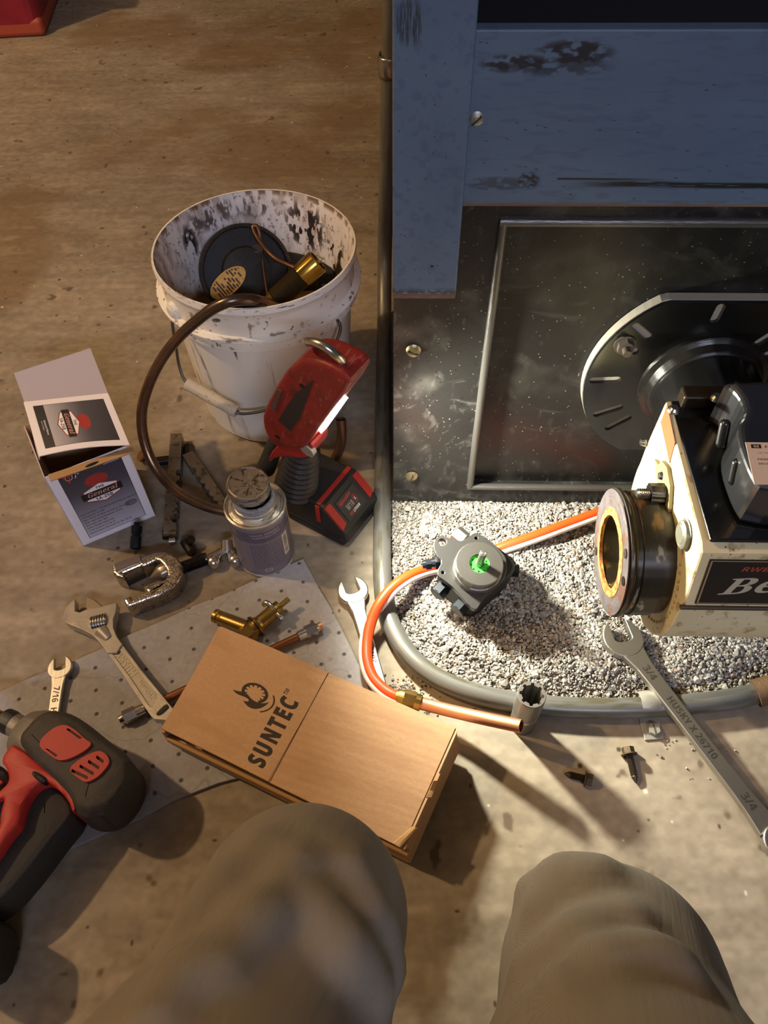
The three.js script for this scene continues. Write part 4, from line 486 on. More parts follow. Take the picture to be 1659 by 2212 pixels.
// ---------------------------------------------------------------- flaring tool: split bar, yoke, and a nut-driver bit
{
  const z = zoomed(220, 920, 5.184), P = (x, y, h = 0) => wp(...z(x, y), h);
  const bar0 = P(755, 1215, 0.0), o = thing('flaring_bar', 'worn steel flaring bar of two notched halves, opened in a vee', 'flaring bar', bar0);
  const barMat = M(0xffffff, 0.5, 0.75, { map: tex(256, 256, seamless((u, v) => { let c = lerp3([120, 112, 98], [158, 148, 130], fbm(u * 8, v * 8, 4, 3)); return lerp3(c, [82, 66, 50], smooth(0.55, 0.75, fbm(u * 18, v * 18, 4, 5)) * 0.7); })), roughnessMap: smudge, bumpMap: grainBump, bumpScale: 0.0002 });
  const half = (pts, notches, lab) => { // outline traced at the top face, notches eaten out of one edge
    const T = 0.016; let out = pts.map(p => { const q = localP(o, P(p[0], p[1], T)); return [q.x, q.z]; }); const g = slab(out, T, 0.0, 0.0012); part('bar', metreUV(g, 0.1), barMat, o, lab);
  };
  // left half with scallops along its right edge; scallops are part of the outline
  const scal = (x, y, r, n = 7) => Array.from({ length: n }, (_, i) => { const a = -Math.PI / 2 - Math.PI * i / (n - 1); return [x + r * 1.25 * Math.cos(a), y - r * Math.sin(a) * -1]; });
  const edgeL = [[893, 80], [880, 478], ...scal(876, 520, 42), [870, 562], [866, 605], ...scal(862, 635, 30), [858, 668], [856, 700], ...scal(853, 725, 24), [850, 752], [848, 835], ...scal(848, 860, 20), [846, 882], [845, 900], ...scal(843, 925, 26), [842, 952], [840, 965], ...scal(836, 1025, 56), [833, 1085], [828, 1200]];
  half([[765, 80], ...edgeL, [682, 1205]], [], 'left notched bar half');
  const scalL = (x, y, r, ang, n = 7) => Array.from({ length: n }, (_, i) => { const a = ang + Math.PI / 2 - Math.PI * i / (n - 1); return [x + r * Math.cos(a), y + r * Math.sin(a)]; });
  const along = (t) => [985 + (1290 - 985) * t, 470 + (890 - 470) * t], ang = Math.atan2(-305 * 1, 420) + Math.PI / 2 - 0.35; const rE = [[1430, 880], [1300, 905]]; for (const [t, r] of [[0.93, 24], [0.78, 22], [0.62, 22], [0.46, 26], [0.28, 30], [0.08, 38]]) { const c = along(t); for (const q of scalL(c[0] + 4, c[1], r, -0.63)) rE.push(q); }
  half([[1020, 272], ...rE, [900, 320]], [], 'right notched bar half');
  part('hinge', local(o, rod(P(985, 360, 0.006), P(975, 240, 0.006), 0.008, 0.008, 16)), darkSteel, o); part('shaft', local(o, rod(P(600, 400, 0.009), P(760, 380, 0.009), 0.006, 0.006, 14)), darkSteel, o); part('ring_nut', local(o, rod(P(470, 345, 0.008), P(440, 330, 0.012), 0.008, 0.008, 16)), M(0x6b4a30, 0.5, 0.7), o); part('stop', local(o, rod(P(690, 1215, 0.007), P(840, 1210, 0.007), 0.0068, 0.0068, 16)), darkSteel, o); part('clamp_end', local(o, rod(P(760, 1290, 0.006), P(830, 1283, 0.006), 0.005, 0.005, 12)), steel, o);
  part('clamp_screw', local(o, merge(rod(P(930, 1300, 0.006), P(1010, 1420, 0.008), 0.006), rod(P(985, 1290, 0.009), P(1000, 1270, 0.016), 0.005))), darkSteel, o);

  // yoke lying on its side: C-frame with the cone screw and a T handle
  const yb = P(500, 1750, 0), y = thing('flaring_yoke', 'chrome flaring yoke with a cone screw and tee handle, lying on concrete', 'flaring yoke', yb);
  const nickel = M(0xffffff, 0.30, 0.95, { map: tex(256, 256, seamless((u, v) => { let c = lerp3([160, 152, 142], [200, 193, 184], fbm(u * 9, v * 9, 4, 3)); return lerp3(c, [104, 84, 62], smooth(0.58, 0.72, fbm(u * 30, v * 30, 3, 5)) * 0.5); })), roughnessMap: smudge, bumpMap: grainBump, bumpScale: 0.0006 });
  const TH = 0.026, t2 = (x, yy) => { const q = localP(y, P(x, yy, TH)); return [q.x, q.z]; };
  const out = [[110, 1560], [130, 1545], [290, 1480], [430, 1440], [470, 1450], [500, 1440], [600, 1410], [700, 1400], [780, 1430], [845, 1470], [905, 1560], [905, 1640], [860, 1740], [800, 1800], [640, 1890], [360, 1990], [280, 2020], [245, 1960], [240, 1930], [320, 1900], [350, 1960], [520, 1885], [490, 1830], [520, 1775], [570, 1765], [610, 1745], [700, 1720], [730, 1670], [720, 1610], [690, 1560], [640, 1510], [600, 1500], [450, 1570], [430, 1560], [240, 1640], [250, 1700], [160, 1680], [120, 1640]].map(p => t2(...p));
  part('frame', metreUV(slab(out, TH, 0, 0.003, [], 3), 0.08), nickel, y, 'speckled bright yoke frame');
  part('jaw_block', metreUV(slab([[130, 1560], [430, 1455], [445, 1530], [160, 1640]].map(p => t2(...p)), 0.004, TH - 0.001, 0.001)), nickel, y);
  part('lower_jaw', metreUV(slab([[240, 1660], [450, 1580], [480, 1640], [250, 1750]].map(p => { const q = localP(y, P(p[0], p[1], 0.012)); return [q.x, q.z]; }), 0.012, 0, 0.002)), M(0x4a3f33, 0.5, 0.7), y);
  const a0 = localP(y, P(510, 1690, TH - 0.006)), a1 = localP(y, P(680, 1610, TH - 0.006)), dir = a1.clone().sub(a0).setY(0).normalize();
  part('cone', aim(turned([[0, 0], [0.0095, 0.013], [0.0105, 0.015], [0.0105, 0.024], [0.007, 0.026], [0.007, 0.034]], 28), a0.clone().setY(0.015), dir), M(0x8d8375, 0.35, 0.9), y, 'steel flaring cone');
  const h0 = localP(y, P(900, 1590, 0.015)), h1 = localP(y, P(1150, 1500, 0.012)); { const L = h0.distanceTo(h1), th = [[0, 0], [0.0075, 0]]; for (let i = 0; i < 14; i++) th.push([0.0078, L * i / 14], [0.0068, L * (i + 0.5) / 14]); th.push([0.0075, L], [0, L]); part('feed_screw', aim(turned(th, 20, 0.4), h0, h1.clone().sub(h0)), darkSteel, y, 'dark threaded feed screw'); }
  part('handle_boss', local(y, rod(P(1110, 1500, 0.012), P(1180, 1480, 0.012), 0.007, 0.007, 16)), darkSteel, y);
  const tb = [[1255, 1535, 0.009], [1290, 1460, 0.012], [1330, 1395, 0.013]]; const knob = (x, yy, r, x2, y2) => local(y, merge(new THREE.SphereGeometry(r, 20, 14).translate(...P(x, yy, r).toArray()), rod(P(x, yy, r), P(x2, y2, 0.010), r * 0.9, 0.004, 16)));
  part('tee_handle', merge(knob(1250, 1525, 0.0088, 1335, 1390), knob(1490, 1505, 0.0088, 1430, 1390), local(y, rod(P(1405, 1400, 0.010), P(1400, 1275, 0.018), 0.0078, 0.0068, 20)), local(y, rod(P(1180, 1490, 0.012), P(1390, 1395, 0.010), 0.005, 0.005, 14))), chrome, y, 'polished tee handle');
  // nut driver bit standing aslant against the carton
  const n0 = P(375, 1375, 0.006), n1 = P(395, 1080, 0.020), d = n1.clone().sub(n0), L = d.length(), b = thing('nut_driver_bit', 'short black nut driver bit with a magnetic socket beside the carton', 'driver bit', n0.clone().setY(0));
  part('socket', local(b, aim(turned([[0.0045, 0], [0.0062, 0], [0.0064, 0.001], [0.0064, L * 0.45], [0.0052, L * 0.5], [0.0052, L * 0.56], [0.0066, L * 0.6], [0.0066, L * 0.85], [0.004, L * 0.9], [0.0036, L], [0, L]], 24, 0.4), n0, d)), M(0x2a2e38, 0.28, 0.8), b); part('bore', local(b, aim(turned([[0.0046, 0.0002], [0.0044, L * 0.2], [0, L * 0.2]], 18), n0, d)), M(0x2a2e38, 0.28, 0.8), b);
}

// ---------------------------------------------------------------- wrenches
function openHead(R, w, ang, cx = 0) { // outline of an open jaw, mouth towards -x turned by ang; returns points to be joined with a shank on +x
  const hw = w / 2, ph = Math.asin(Math.min(0.95, hw / R)) + 0.12, pts = []; for (let i = 0; i <= 26; i++) { const a = Math.PI - ph - (2 * Math.PI - 2 * ph) * i / 26; pts.push([R * Math.cos(a) * (1 + 0.10 * (Math.cos(a) < 0 ? -Math.cos(a) : 0)), R * Math.sin(a)]); }
  pts.push([-R * 0.98, -hw]); for (let i = 0; i <= 10; i++) { const a = -Math.PI / 2 + Math.PI * i / 10; pts.push([hw * 0.45 * Math.cos(a) + R * 0.02, hw * Math.sin(a)]); } pts.push([-R * 0.98, hw]);
  const c = Math.cos(ang), s = Math.sin(ang); return pts.map(([x, y]) => [cx + x * c - y * s, x * s + y * c]);
}
function wrench({ name, label, group, open, to, L, R, w, Rb, shank, th, ang = 0.26, marks = [], flip = 1, lift = [0, 0], roll = 0, mat = chrome }) {
  const o = thing(name, label, 'wrench', open.clone(), heading(open, to)); if (group) o.userData.group = group;
  o.rotation.order = 'YZX'; o.rotation.z = Math.atan2(to.y - open.y, Math.hypot(to.x - open.x, to.z - open.z)); o.updateMatrixWorld(true);
  part('open_jaw', metreUV(slab(openHead(R, w, ang * flip), th * 1.15, 0, 0.0012, [], 3), 0.1), mat, o);
  const s0 = shank * 0.62, sg = []; for (let i = 0; i <= 10; i++) { const t = i / 10; sg.push([R * 0.72 + (L - R * 0.72 - Rb * 0.8) * t, (t < 0.12 ? R * 0.62 + (s0 - R * 0.62) * smooth(0, 0.12, t) : t > 0.86 ? s0 + (Rb * 0.75 - s0) * smooth(0.86, 1, t) : s0 - 0.08 * s0 * Math.sin(Math.PI * t))]); }
  part('shank', metreUV(slab(sg.concat(sg.slice().reverse().map(([x, y]) => [x, -y])), th, th * 0.08, th * 0.22, [], 4), 0.1), mat, o);
  const hole = []; for (let i = 0; i < 48; i++) { const a = i / 48 * 6.283, r = Rb * (0.66 + 0.05 * Math.cos(12 * a)); hole.push([L + r * Math.cos(a), r * Math.sin(a)]); }
  part('ring_end', metreUV(slab(circle(Rb, 40, L, 0), th * 1.35, 0.0004, 0.0016, [hole], 3), 0.1), mat, o);
  for (const [txt, x, size, dir] of marks) { const g = letters(txt, size, 0.0005); if (dir < 0) { g.rotateY(Math.PI); } g.translate(x, th * 1.08 - 0.0003, 0); part('stamped_mark', g, M(0x4a4640, 0.5, 0.6), o); }
  return o;
}
{
  const heap = wp(1342, 1385, 0.022), end = wp(1660, 1800, 0.012); const dirE = end.clone().sub(heap).normalize();
  wrench({ name: 'combination_wrench', label: 'large chrome combination wrench lying from the granules across the conduit', open: heap, to: end, L: 0.232, R: 0.0215, w: 0.0192, Rb: 0.0165, shank: 0.0150, th: 0.0078, ang: 0.30, flip: 1, mat: satinSteel, marks: [['3/4', 0.036, 0.008, 1], ['HUSKY ✕ 26710'.replace('✕', 'X'), 0.074, 0.0072, 1], ['3/4', 0.182, 0.008, 1]] });
  const o2 = wp(763, 1281, 0.005), e2 = wp(826, 1500, 0.005); wrench({ name: 'combination_wrench', label: 'gleaming chrome combination wrench running beside the conduit under the orange tube', open: o2, to: e2, L: 0.168, R: 0.0175, w: 0.0158, Rb: 0.0125, shank: 0.0118, th: 0.0062, ang: 0.1, flip: -1, marks: [['26703', 0.095, 0.0066, -1]] });
  const o3 = wp(133, 1446, 0.007), e3 = wp(117, 1560, 0.006); wrench({ name: 'combination_wrench', label: 'small satin combination wrench lying on the grey pad beside the impact driver', open: o3, to: e3, L: 0.122, R: 0.0130, w: 0.0112, Rb: 0.0098, shank: 0.0100, th: 0.0052, ang: 0.12, flip: -1, mat: satinSteel, marks: [['7/16', 0.022, 0.0062, 1], ['HUSKY', 0.045, 0.0062, 1]] });
}
// adjustable wrench
{
  const z = zoomed(100, 1260, 4.1475), H = 0.013, y0 = 0.0052, base = wp(...z(560, 760), y0), o = thing('adjustable_wrench', 'satin steel adjustable wrench lying on the grey pad with its tail under the cardboard box', 'wrench', base);
  const p2 = (x, y, h = H + y0) => { const q = localP(o, wp(...z(x, y), h)); return [q.x, q.z]; };
  const chromeVanadium = M(0xb2aca2, 0.4, 0.65, { roughnessMap: smudge, bumpMap: grainBump, bumpScale: 0.0001 });
  const head = [[255, 138], [258, 250], [300, 262], [355, 238], [500, 212], [570, 195], [635, 178], [628, 260], [605, 330], [608, 410], [640, 490], [690, 560], [640, 640], [560, 640], [480, 530], [420, 470], [330, 420], [230, 378], [170, 350], [148, 290], [165, 230], [205, 175]].map(p => p2(...p));
  const wormWindow = [[398, 308], [536, 272], [548, 380], [418, 416]].map(p => p2(...p)); part('head', metreUV(slab(head, H, 0, 0.0006, [wormWindow], 2), 0.1), chromeVanadium, o, 'fixed jaw and head');
  const hd = [[470, 520], [560, 500], [690, 560], [860, 790], [1000, 960], [1160, 1160], [1185, 1215], [1150, 1262], [1062, 1250], [985, 1242], [955, 1215], [850, 1062], [700, 832], [560, 640]].map(p => p2(...p));
  const rec = [[590, 600], [640, 598], [720, 640], [860, 830], [1010, 1010], [1000, 1050], [950, 1130], [930, 1110], [760, 850], [600, 640]].map(p => p2(...p)), hang = rounded([[1090, 1100], [1118, 1125], [1112, 1150], [1040, 1210], [1005, 1205], [1005, 1185]].map(p => p2(...p)), 0.3, 1);
  part('handle', metreUV(slab(hd, 0.0100, 0.001, 0.0005, [rec, hang], 2), 0.1), chromeVanadium, o, 'satin handle with a hanging hole');
  part('handle_web', metreUV(slab(rec.map(([x, y]) => [x, y]), 0.0076, 0.002, 0)), M(0x8f8a82, 0.45, 0.9, { bumpMap: grainBump, bumpScale: 0.0004 }), o);
  part('movable_jaw', metreUV(slab([[352, 112], [430, 140], [505, 205], [480, 225], [362, 236], [350, 180]].map(p => p2(...p)), H * 0.9, 0.0006, 0.001), 0.1), M(0x8f877b, 0.4, 1), o, 'movable jaw');
  const w0 = p2(402, 360), w1 = p2(545, 330), wy = H + 0.0002, W0 = V3(w0[0], wy, w0[1]), W1 = V3(w1[0], wy, w1[1]), wl = W0.distanceTo(W1), prof = [[0, 0], [0.0078, 0]]; for (let i = 0; i < 6; i++) prof.push([0.0088, wl * (i + 0.2) / 6], [0.0088, wl * (i + 0.55) / 6], [0.0066, wl * (i + 0.75) / 6], [0.0066, wl * (i + 0.95) / 6]); prof.push([0.0078, wl], [0, wl]);
  part('adjusting_worm', aim(turned(prof, 30, 0.3), W0.clone().setY(H - 0.0035), W1.clone().sub(W0)), chrome, o, 'ridged adjusting worm');
  part('worm_channel', metreUV(local(o, rod(wp(...z(500, 440), H + y0 - 0.003), wp(...z(575, 520), H + y0 - 0.004), 0.0085, 0.006, 18))), chromeVanadium, o);
  const txt = (s, a, size) => { const q = p2(...a), q2 = p2(620, 640), d = p2(960, 1080), dx = q2[0] - d[0], dz = q2[1] - d[1]; const g = letters(s, size, 0.0008); g.rotateY(Math.atan2(-dz, dx)); g.translate(q[0], 0.0092, q[1]); part('raised_lettering', g, chromeVanadium, o); };
  txt('HUSKY', [800, 838], 0.0082); txt('200mm', [965, 1050], 0.0056);
  { const t = p2(1000, 1100), hd2 = p2(400, 400), ax = V3(-(t[1] - hd2[1]), 0, t[0] - hd2[0]).normalize(); o.quaternion.setFromAxisAngle(ax, 0.05); o.position.y += 0.0035; }
}

// ---------------------------------------------------------------- fuel pump on the granules, shaft up
{
  const z = zoomed(900, 1120, 6.9125), fc = wp(1036, 1217, 0.089), ax = V3(0.05, 0.985, 0.17).normalize();
  const o = thing('fuel_pump', 'new steel oil burner pump with a green shaft seal resting on the granules', 'pump', V3(fc.x, 0.016, fc.z));
  const C = localP(o, fc), q = new THREE.Quaternion().setFromUnitVectors(V3(0, 1, 0), ax), put = g => g.applyQuaternion(q).translate(C.x, C.y, C.z);
  const lv = (x, y, d) => { const p = onPlane(...z(x, y), fc.clone().addScaledVector(ax, d), ax).sub(fc).applyQuaternion(q.clone().invert()); return [p.x, p.z]; };
  const iron = M(0x444341, 0.45, 0.5, { bumpMap: grainBump, bumpScale: 0.0005, roughnessMap: smudge }), blk = M(0x24272c, 0.35, 0.6), turnedSteel = M(0x7d7a74, 0.34, 0.85, { bumpMap: tex(64, 512, (u, v) => 255 * fbm(3, v * 200, 2, 5), false), bumpScale: 0.00008 });
  const s = 0.0256;
  part('hub', put(turned([[0.0108, -0.004], [0.0108, 0.0], [s - 0.001, 0], [s, -0.001], [s, -0.010], [s - 0.0012, -0.0112], [s + 0.0006, -0.0122], [s + 0.0006, -0.022], [0, -0.022]], 72, 0.4)), turnedSteel, o, 'turned steel hub');
  part('seal', put(merge(slab(circle(0.0107, 40), 0.003, -0.0052, 0, [circle(0.0041, 20).reverse(), ...Array.from({ length: 9 }, (_, i) => circle(0.0011, 10, 0.0084 * Math.cos(0.3 + i * 0.698), 0.0084 * Math.sin(0.3 + i * 0.698)).reverse())]), box(0.0045, 0.003, 0.004, 0.0065, -0.001, 0.0015, 0.0008))), M(0x38b838, 0.5), o, 'bright green shaft seal');
  part('shaft', put(turned([[0, 0.0265], [0.0033, 0.0265], [0.0039, 0.0258], [0.0039, 0.006], [0.0042, 0.0055], [0.0042, -0.004]], 24, 0.4)), turnedSteel, o, 'bare steel drive shaft');
  const fo = [[262, 345], [300, 290], [370, 264], [440, 288], [560, 330], [690, 352], [790, 270], [870, 218], [930, 240], [1020, 300], [1140, 375], [1290, 530], [1345, 640], [1340, 850], [1215, 1010], [1040, 1120], [930, 1310], [885, 1372], [800, 1335], [600, 1085], [420, 935], [320, 872], [303, 790], [385, 650], [290, 560], [245, 430]].map(p => lv(p[0], p[1], -0.024));
  const earC = lv(383, 365, -0.024);
  part('mounting_flange', put(metreUV(slab(rounded(fo, 0.3, 1), 0.008, -0.030, 0.0005, [circle(0.0046, 20, earC[0], earC[1]), ...[[890, 292], [390, 805]].map(([x, y]) => circle(0.0019, 12, ...lv(x, y, -0.022)).reverse())], 2))), iron, o, 'cast mounting flange with a bolt ear');
  const bo = [[330, 930], [340, 800], [400, 680], [540, 520], [720, 350], [980, 360], [1260, 560], [1400, 700], [1440, 800], [1380, 930], [1200, 1090], [980, 1300], [880, 1370], [760, 1330], [600, 1160], [440, 1010]].map(p => lv(p[0], p[1], -0.044));
  part('body', put(metreUV(slab(rounded(bo, 0.3, 1), 0.046, -0.074, 0.003, [], 2))), castIron, o, 'dark cast pump body');
  const dirTo = (x0, y0, x1, y1, d) => { const a = lv(x0, y0, d), b = lv(x1, y1, d); return V3(b[0] - a[0], 0, b[1] - a[1]).normalize(); };
  const bd = dirTo(600, 1000, 470, 1140, -0.045);
  for (const [x, y] of [[345, 1085], [640, 1330]]) { const c = lv(x, y, -0.043), p = V3(c[0], -0.043, c[1]); const bolt = part('plug_bolt', put(merge(aim(hexagon(0.0092, 0.011), p.clone(), bd), aim(turned([[0, 0.0015], [0.0076, 0.0012], [0.0086, 0], [0, 0]], 24), p.clone().addScaledVector(bd, 0.0045), bd), rod(p.clone().addScaledVector(bd, -0.012), p, 0.0078, 0.0078, 20))), blk, o, 'black hex plug'); }
  const f0 = lv(330, 660, -0.04), f1 = lv(85, 690, -0.04); part('side_fitting', put(merge(rod(V3(f0[0], -0.038, f0[1]), V3(f1[0], -0.040, f1[1]), 0.0055, 0.0048, 14), aim(hexagon(0.009, 0.010), V3(f0[0], -0.038, f0[1]), V3(f0[0] - f1[0], 0, f0[1] - f1[1])), aim(hexagon(0.0066, 0.006), V3(lv(170, 690, -0.04)[0], -0.039, lv(170, 690, -0.04)[1]), V3(f0[0] - f1[0], 0, f0[1] - f1[1])))), blk, o, 'black side fitting');
  const g0 = lv(640, 290, -0.042), g1 = lv(800, 420, -0.042); part('rear_plug', put(aim(hexagon(0.0105, 0.014), V3(g0[0], -0.040, g0[1]), V3(g0[0] - g1[0], 0, g0[1] - g1[1]))), M(0x6a6864, 0.45, 0.7), o);
  const k0 = lv(1410, 620, -0.040), k1 = lv(1300, 720, -0.04); part('adjuster_cap', put(merge(rod(V3(k1[0], -0.042, k1[1]), V3(k0[0], -0.042, k0[1]), 0.0085, 0.0078, 16), aim(hexagon(0.0078, 0.011), V3(lv(1450, 760, -0.05)[0], -0.052, lv(1450, 760, -0.05)[1]), V3(1, 0, 0.1)))), blk, o);
}

// ---------------------------------------------------------------- orange coated copper fuel line
{
  const mk = (pts) => pts.map(p => wp(p[0], p[1], p[2]));
  const path = mk([[1335, 1092, 0.035], [1290, 1108, 0.034], [1230, 1130, 0.032], [1160, 1156, 0.030], [1085, 1182, 0.022], [1020, 1205, 0.009], [960, 1222, 0.011], [915, 1232, 0.025], [880, 1246, 0.034], [845, 1272, 0.036], [820, 1303, 0.033], [803, 1340, 0.026], [793, 1385, 0.021], [793, 1425, 0.020], [805, 1462, 0.020], [828, 1488, 0.021], [850, 1502, 0.022], [872, 1510, 0.022]]);
  const o = thing('fuel_line', 'orange coated copper fuel line curling over the conduit to a brass flare nut', 'fuel line', path[13].clone().setY(0));
  const cv = new THREE.CatmullRomCurve3(path, false, 'centripetal');
  const sleeveM = M(0xffffff, 0.4, 0, { map: tex(1024, 64, (u, v) => { let c = [236, 74, 22]; if (v > 0.18 && v < 0.34 && hash(Math.floor(u * 230), 1, 3) > 0.45 && Math.floor(u * 9) % 3 === 0) c = [196, 52, 16]; return c; }) });
  part('orange_sleeve', local(o, new THREE.TubeGeometry(cv, 200, 0.0060, 14)), sleeveM, o, 'orange plastic coating');
  // clear outer edge of the coating, on the outside of the bend
  const edge = []; for (let i = 0; i <= 60; i++) { const t = i / 60, p = cv.getPoint(t), d = cv.getTangent(t), side = V3(0, 1, 0).cross(d).normalize(); const a = Math.PI * smooth(0.52, 0.72, t); edge.push(p.addScaledVector(side, 0.0052 * Math.cos(a)).add(V3(0, -0.0008 - 0.0044 * Math.sin(a), 0))); }
  part('clear_jacket', local(o, tube(edge, 0.0036, 200, 12)), P(0xf4ece6, 0.35, 0, { transmission: 0.35, thickness: 0.004, ior: 1.4 }), o, 'translucent edge of the coating');
  const cp = mk([[862, 1505, 0.022], [885, 1512, 0.022], [920, 1522, 0.022], [980, 1537, 0.028], [1050, 1553, 0.042], [1126, 1569, 0.056]]); const cc = new THREE.CatmullRomCurve3(cp, false, 'centripetal');
  part('copper_tube', local(o, merge(new THREE.TubeGeometry(cc, 60, 0.0066, 20), new THREE.TubeGeometry(cc, 60, 0.0055, 18))), copper, o, 'bare bright copper end');
  const e = cc.getPoint(1), ed = cc.getTangent(1); part('cut_end', local(o, aim(turned([[0.0055, 0], [0.0066, 0]], 20), e, ed)), copper, o);
  const n = cc.getPoint(0.2), nd = cc.getTangent(0.2); part('flare_nut', local(o, merge(aim(hexagon(0.0098, 0.012), n, nd), aim(turned([[0.0055, 0], [0.0086, 0], [0.0086, 0.006], [0.0062, 0.0062], [0.0058, 0.0035]], 24), n.clone().addScaledVector(nd, 0.006), nd), aim(turned([[0.006, 0], [0.0080, 0.004], [0.0086, 0.010]], 24), n.clone().addScaledVector(nd, -0.015), nd))), brass, o, 'brass flare nut');
}

// ---------------------------------------------------------------- deep socket, bolts
{
  const c = wp(1149, 1500, 0.072).setY(0), o = thing('deep_socket', 'deep grey splined socket standing on its end by the conduit', 'socket', c), R = 0.0139, H = 0.072;
  const grey = M(0x7d7973, 0.5, 0.45, { roughnessMap: smudge, bumpMap: grainBump, bumpScale: 0.0003 });
  part('barrel', turned([[0, 0], [R * 0.92, 0], [R * 0.95, 0.001], [R * 0.95, 0.03], [R * 0.98, 0.033], [R, 0.04], [R, H - 0.0012], [R - 0.0008, H]], 48, 0.5), grey, o);
  const hole = []; for (let i = 0; i < 96; i++) { const a = i / 96 * 6.2832, k = Math.sin(8 * a); hole.push([R * (k > 0.1 ? 0.86 : 0.70) * Math.cos(a), R * (k > 0.1 ? 0.86 : 0.70) * Math.sin(a)]); }
  part('splined_rim', slab(circle(R - 0.0006, 48), 0.045, H - 0.045, 0, [hole]), M(0xb4b0aa, 0.4, 0.9), o, 'worn bright splined rim'); part('bore_floor', turned([[0, H - 0.0445], [R * 0.86, H - 0.0445]], 30), grey, o);
  const bolt = (a, b, lab) => { const A = wp(a[0], a[1], 0.006), B = wp(b[0], b[1], 0.0035), d = B.clone().sub(A), L = d.length(), t = thing('hex_bolt', lab, 'bolt', A.clone().setY(0), 0, 'flange bolts on the concrete'); const m = M(0x6a5a48, 0.5, 0.8, { roughnessMap: smudge, bumpMap: grainBump, bumpScale: 0.0004 });
    part('bolt_head', local(t, merge(aim(hexagon(0.0062, 0.006), A, d), aim(turned([[0, 0], [0.0082, 0], [0.0082, 0.001], [0.005, 0.0022], [0, 0.0022]], 24).rotateX(Math.PI), A.clone().addScaledVector(d.clone().normalize(), 0.0045), d))), m, t);
    const th = [[0, 0], [0.0034, 0]]; for (let i = 0; i < 15; i++) th.push([0.0038, L * (0.05 + i * 0.05)], [0.0030, L * (0.075 + i * 0.05)]); th.push([0.0032, L * 0.82], [0.0006, L], [0, L]); part('threaded_shank', local(t, aim(turned(th, 16, 0.35), A, d)), M(0x4b4238, 0.5, 0.8), t); };
  bolt([1357, 1621], [1374, 1692], 'rusty hex flange bolt lying in the light beyond the knee'); bolt([1273, 1684], [1219, 1671], 'dark hex flange bolt lying in the shadow of the socket');
}

// ---------------------------------------------------------------- grey absorbent pad
{
  const px = [[655, 1208], [668, 1232], [690, 1272], [712, 1308], [735, 1350], [760, 1400], [785, 1455], [800, 1500], [760, 1560], [660, 1622], [560, 1668], [470, 1692], [380, 1726], [300, 1768], [200, 1812], [100, 1856], [0, 1898], [-90, 1935], [-110, 1800], [-80, 1650], [-60, 1540], [0, 1492], [70, 1462], [140, 1435], [210, 1405], [280, 1372], [350, 1340], [420, 1308], [480, 1284], [540, 1258], [600, 1232]];
  const pts = px.map((p, i) => { const q = wp(p[0] + 3 * (hash(i, 1, 2) - 0.5), p[1] + 3 * (hash(i, 2, 2) - 0.5), 0.004); return [q.x, q.z]; });
  const dots = (x, y) => { const row = Math.floor(y / 0.021), off = (row & 1) * 0.017, cx = (Math.floor((x - off) / 0.034) + 0.5) * 0.034 + off, cy = (row + 0.5) * 0.021; return Math.hypot(x - cx, (y - cy)); };
  const PW = 0.64, map = tex(1536, 1536, (u, v) => { const x = u * PW, y = v * PW, r = [x * 0.9 + y * 0.43, y * 0.9 - x * 0.43]; let c = lerp3([138, 136, 138], [168, 166, 168], 0.5 * fbm(x * 260, y * 260, 2, 3) + 0.5 * fbm(x * 26, y * 26, 4, 4)); c = lerp3(c, [116, 104, 92], smooth(0.5, 0.72, fbm(x * 9, y * 9, 4, 6)) * 0.6); const cr = Math.abs(fbm(x * 14 + 3, y * 14, 4, 9) - 0.5); c = lerp3(c, [92, 84, 76], smooth(0.012, 0.002, cr) * 0.22); c = lerp3(c, [60, 56, 54], smooth(0.0026, 0.0014, dots(r[0], r[1])) * 0.75);
    for (const [bx, by, br] of [[0.30, 0.245, 0.018], [0.335, 0.232, 0.015]]) c = lerp3(c, [104, 98, 94], smooth(br, br * 0.7, Math.hypot(x - bx, (y - by) * 0.8)) * 0.7); return c; }, true, true);
  const bump = tex(768, 768, (u, v) => { const x = u * PW, y = v * PW, r = [x * 0.9 + y * 0.43, y * 0.9 - x * 0.43]; return 255 * (0.55 + 0.25 * (fbm(x * 20, y * 20, 4, 4) - 0.5) + 0.1 * fbm(x * 200, y * 200, 2, 3) - 0.45 * smooth(0.0032, 0.001, dots(r[0], r[1]))); }, false, true);
  const g = clean(slab(pts, 0.0035, 0.0006, 0.0006)), p = g.attributes.position; for (let i = 0; i < p.count; i++) g.attributes.uv.setXY(i, (p.getX(i) + 0.42) / PW, (p.getZ(i) + 0.55) / PW);
  solo('absorbent_pad', g, M(0xffffff, 0.92, 0, { map, bumpMap: bump, bumpScale: 0.0022 }), 'grey dimpled absorbent pad spread on the concrete under the tools', 'pad', wp(300, 1550, 0));
}

